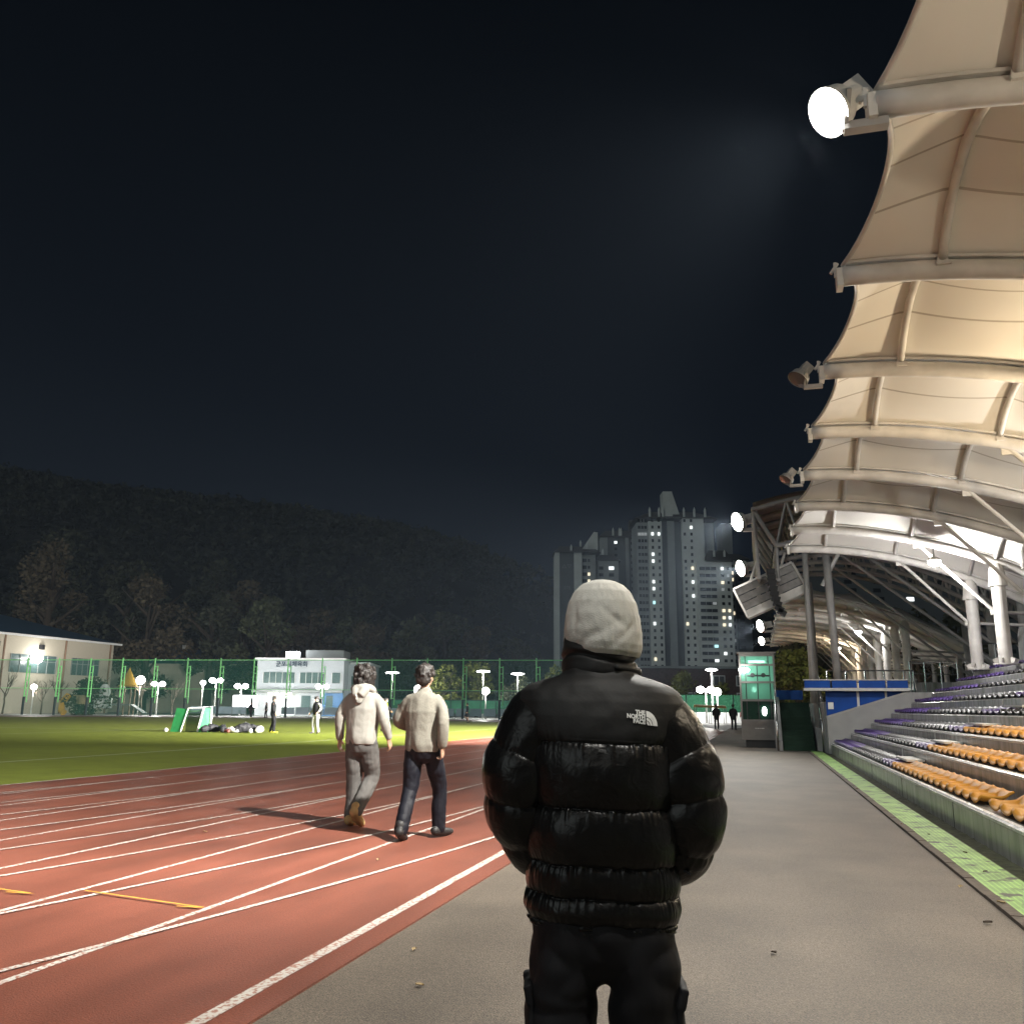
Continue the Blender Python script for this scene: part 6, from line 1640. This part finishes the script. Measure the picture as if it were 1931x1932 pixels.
# the body inside: head, neck, wrists and hands going into the pockets
b = MB()
b.limb([(0, 0, .86), (0, .01, 1.05), (0, 0, 1.25), (0, -.01, 1.36), (0, 0, 1.42)], [(.15, .1), (.14, .1), (.165, .115), (.15, .09), (.06, .055)], 18, 4)
b.limb([(0, -.005, 1.40), (0, .01, 1.54)], [.056, .054], 12, 3)
HC = Vector((0, .02, 1.60))
for c, r in (((0, 0, .01), (.074, .092, .10)), ((0, .035, -.055), (.054, .056, .058)), ((0, .095, -.015), (.013, .02, .022)), ((.078, -.005, -.02), (.011, .022, .03)), ((-.078, -.005, -.02), (.011, .022, .03)), ((0, .08, .028), (.05, .02, .014)), ((0, .084, -.055), (.022, .012, .011)), ((.036, .068, -.03), (.024, .022, .022)), ((-.036, .068, -.03), (.024, .022, .022)), ((0, .078, -.09), (.022, .016, .016))):
    b.ball(HC + Vector(c), r, 18, 12)
for S_, s in ((SLL[0], -1), (SLR[0], 1)):
    b.limb([S_[0], S_[3], S_[5], S_[6]], [.045, .04, .034, .029], 12, 4)
    d = Vector(S_[6]) - Vector(S_[5]); hand(b, Vector(S_[6]) + d.normalized() * .015, d + Vector((0, 0, -.02)), (-s, 0, 0), s, 1.0, .6)
for s in (-1, 1):
    b.limb([(s * .09, 0, .86), (s * .105, 0, .46), (s * .115, -.01, .09)], [.082, .055, .038], 12, 4); b.limb([(s * .118, -.06, .05), (s * .13, .13, .035)], [.034, .026], 10, 3)
me = remesh(b, .007, 3, 'body')
for m in (M_skin, M_eye, M_lip): me.materials.append(m)
for p in me.polygons:
    c = p.center - HC
    if any((c - Vector((s * .033, .086, .008))).length < .013 for s in (-1, 1)): p.material_index = 1
    elif (c - Vector((0, .095, -.055))).length < .023 and abs(c.z + .055) < .008: p.material_index = 2
part('body', me, hero)
# beanie
b = MB()
BZ = [0, .05, .15, .3, .5, .68, .82, .92, .975, 1.0]; BR = [.098, .106, .1105, .1110, .1070, .0980, .083, .061, .036, .002]; SMW[id(BR)] = .03
def beanie(u, v):
    th = -2 * math.pi * u; z = 1.500 + .220 * v - .008 * math.cos(th) * (1 - v); r = sm(v, BZ, BR)
    c, s = math.cos(th), math.sin(th)
    low = max(0, 1 - v / .60)
    n1 = mnoise.noise(Vector((c * 2.0 + z * 5, s * 2.0, z * 8 + 3))); n2 = mnoise.noise(Vector((c * 3 - z * 9, s * 3, z * 12 + 8)))
    off = .0055 * low * (n1 + .5 * n2) + .0012 * mnoise.noise(Vector((c * 9, s * 9, z * 40)))
    # soft folds across the back: a dent left of the middle, one right of it, a long slanting one below
    at2 = math.atan2(s, c)
    for a0, z0, wa, wz, dp, sl in ((-2.42, 1.600, .09, .034, .0040, .02), (-1.28, 1.596, .30, .015, .0042, -.075), (-1.75, 1.556, .70, .014, .0030, .055), (-.95, 1.560, .50, .013, .0024, .085)):
        da = at2 - a0
        off -= dp * math.exp(-(da / wa) ** 2 - ((z - z0 - da * sl) / wz) ** 2)
    rr = r + off
    return Vector((rr * c, .015 + rr * 1.14 * s, z))
b.grid(beanie, 220, 150, closed=True)
b.grid(lambda u, v: (lambda p: Vector((p.x * (1 - .05 * v - .01), .015 + (p.y - .015) * (1 - .05 * v - .01), p.z + .03 * v)))(beanie(u, 0)), 220, 6, closed=True)
b.f = b.f
part('beanie', b.mesh('beanie', M_bean, smooth=True), hero, (.012, 0, 0))

bpy.data.scenes.remove(TMP)

# ================================================================== haze volume added for the glow round the lit lamps
hz = MB(); hz.box((-80, 190, 79), (900, 760, 160))
m = bpy.data.materials.new('glow_haze'); m.use_nodes = True
n = m.node_tree; n.nodes.remove(n.nodes['Principled BSDF'])
pv = n.nodes.new('ShaderNodeVolumePrincipled'); pv.inputs['Color'].default_value = (0.62, 0.78, 1.0, 1); pv.inputs['Density'].default_value = 0.00015; pv.inputs['Anisotropy'].default_value = 0.1
n.links.new(pv.outputs[0], n.nodes['Material Output'].inputs['Volume'])
h = hz.build('haze', m); tag(h, kind='stuff')
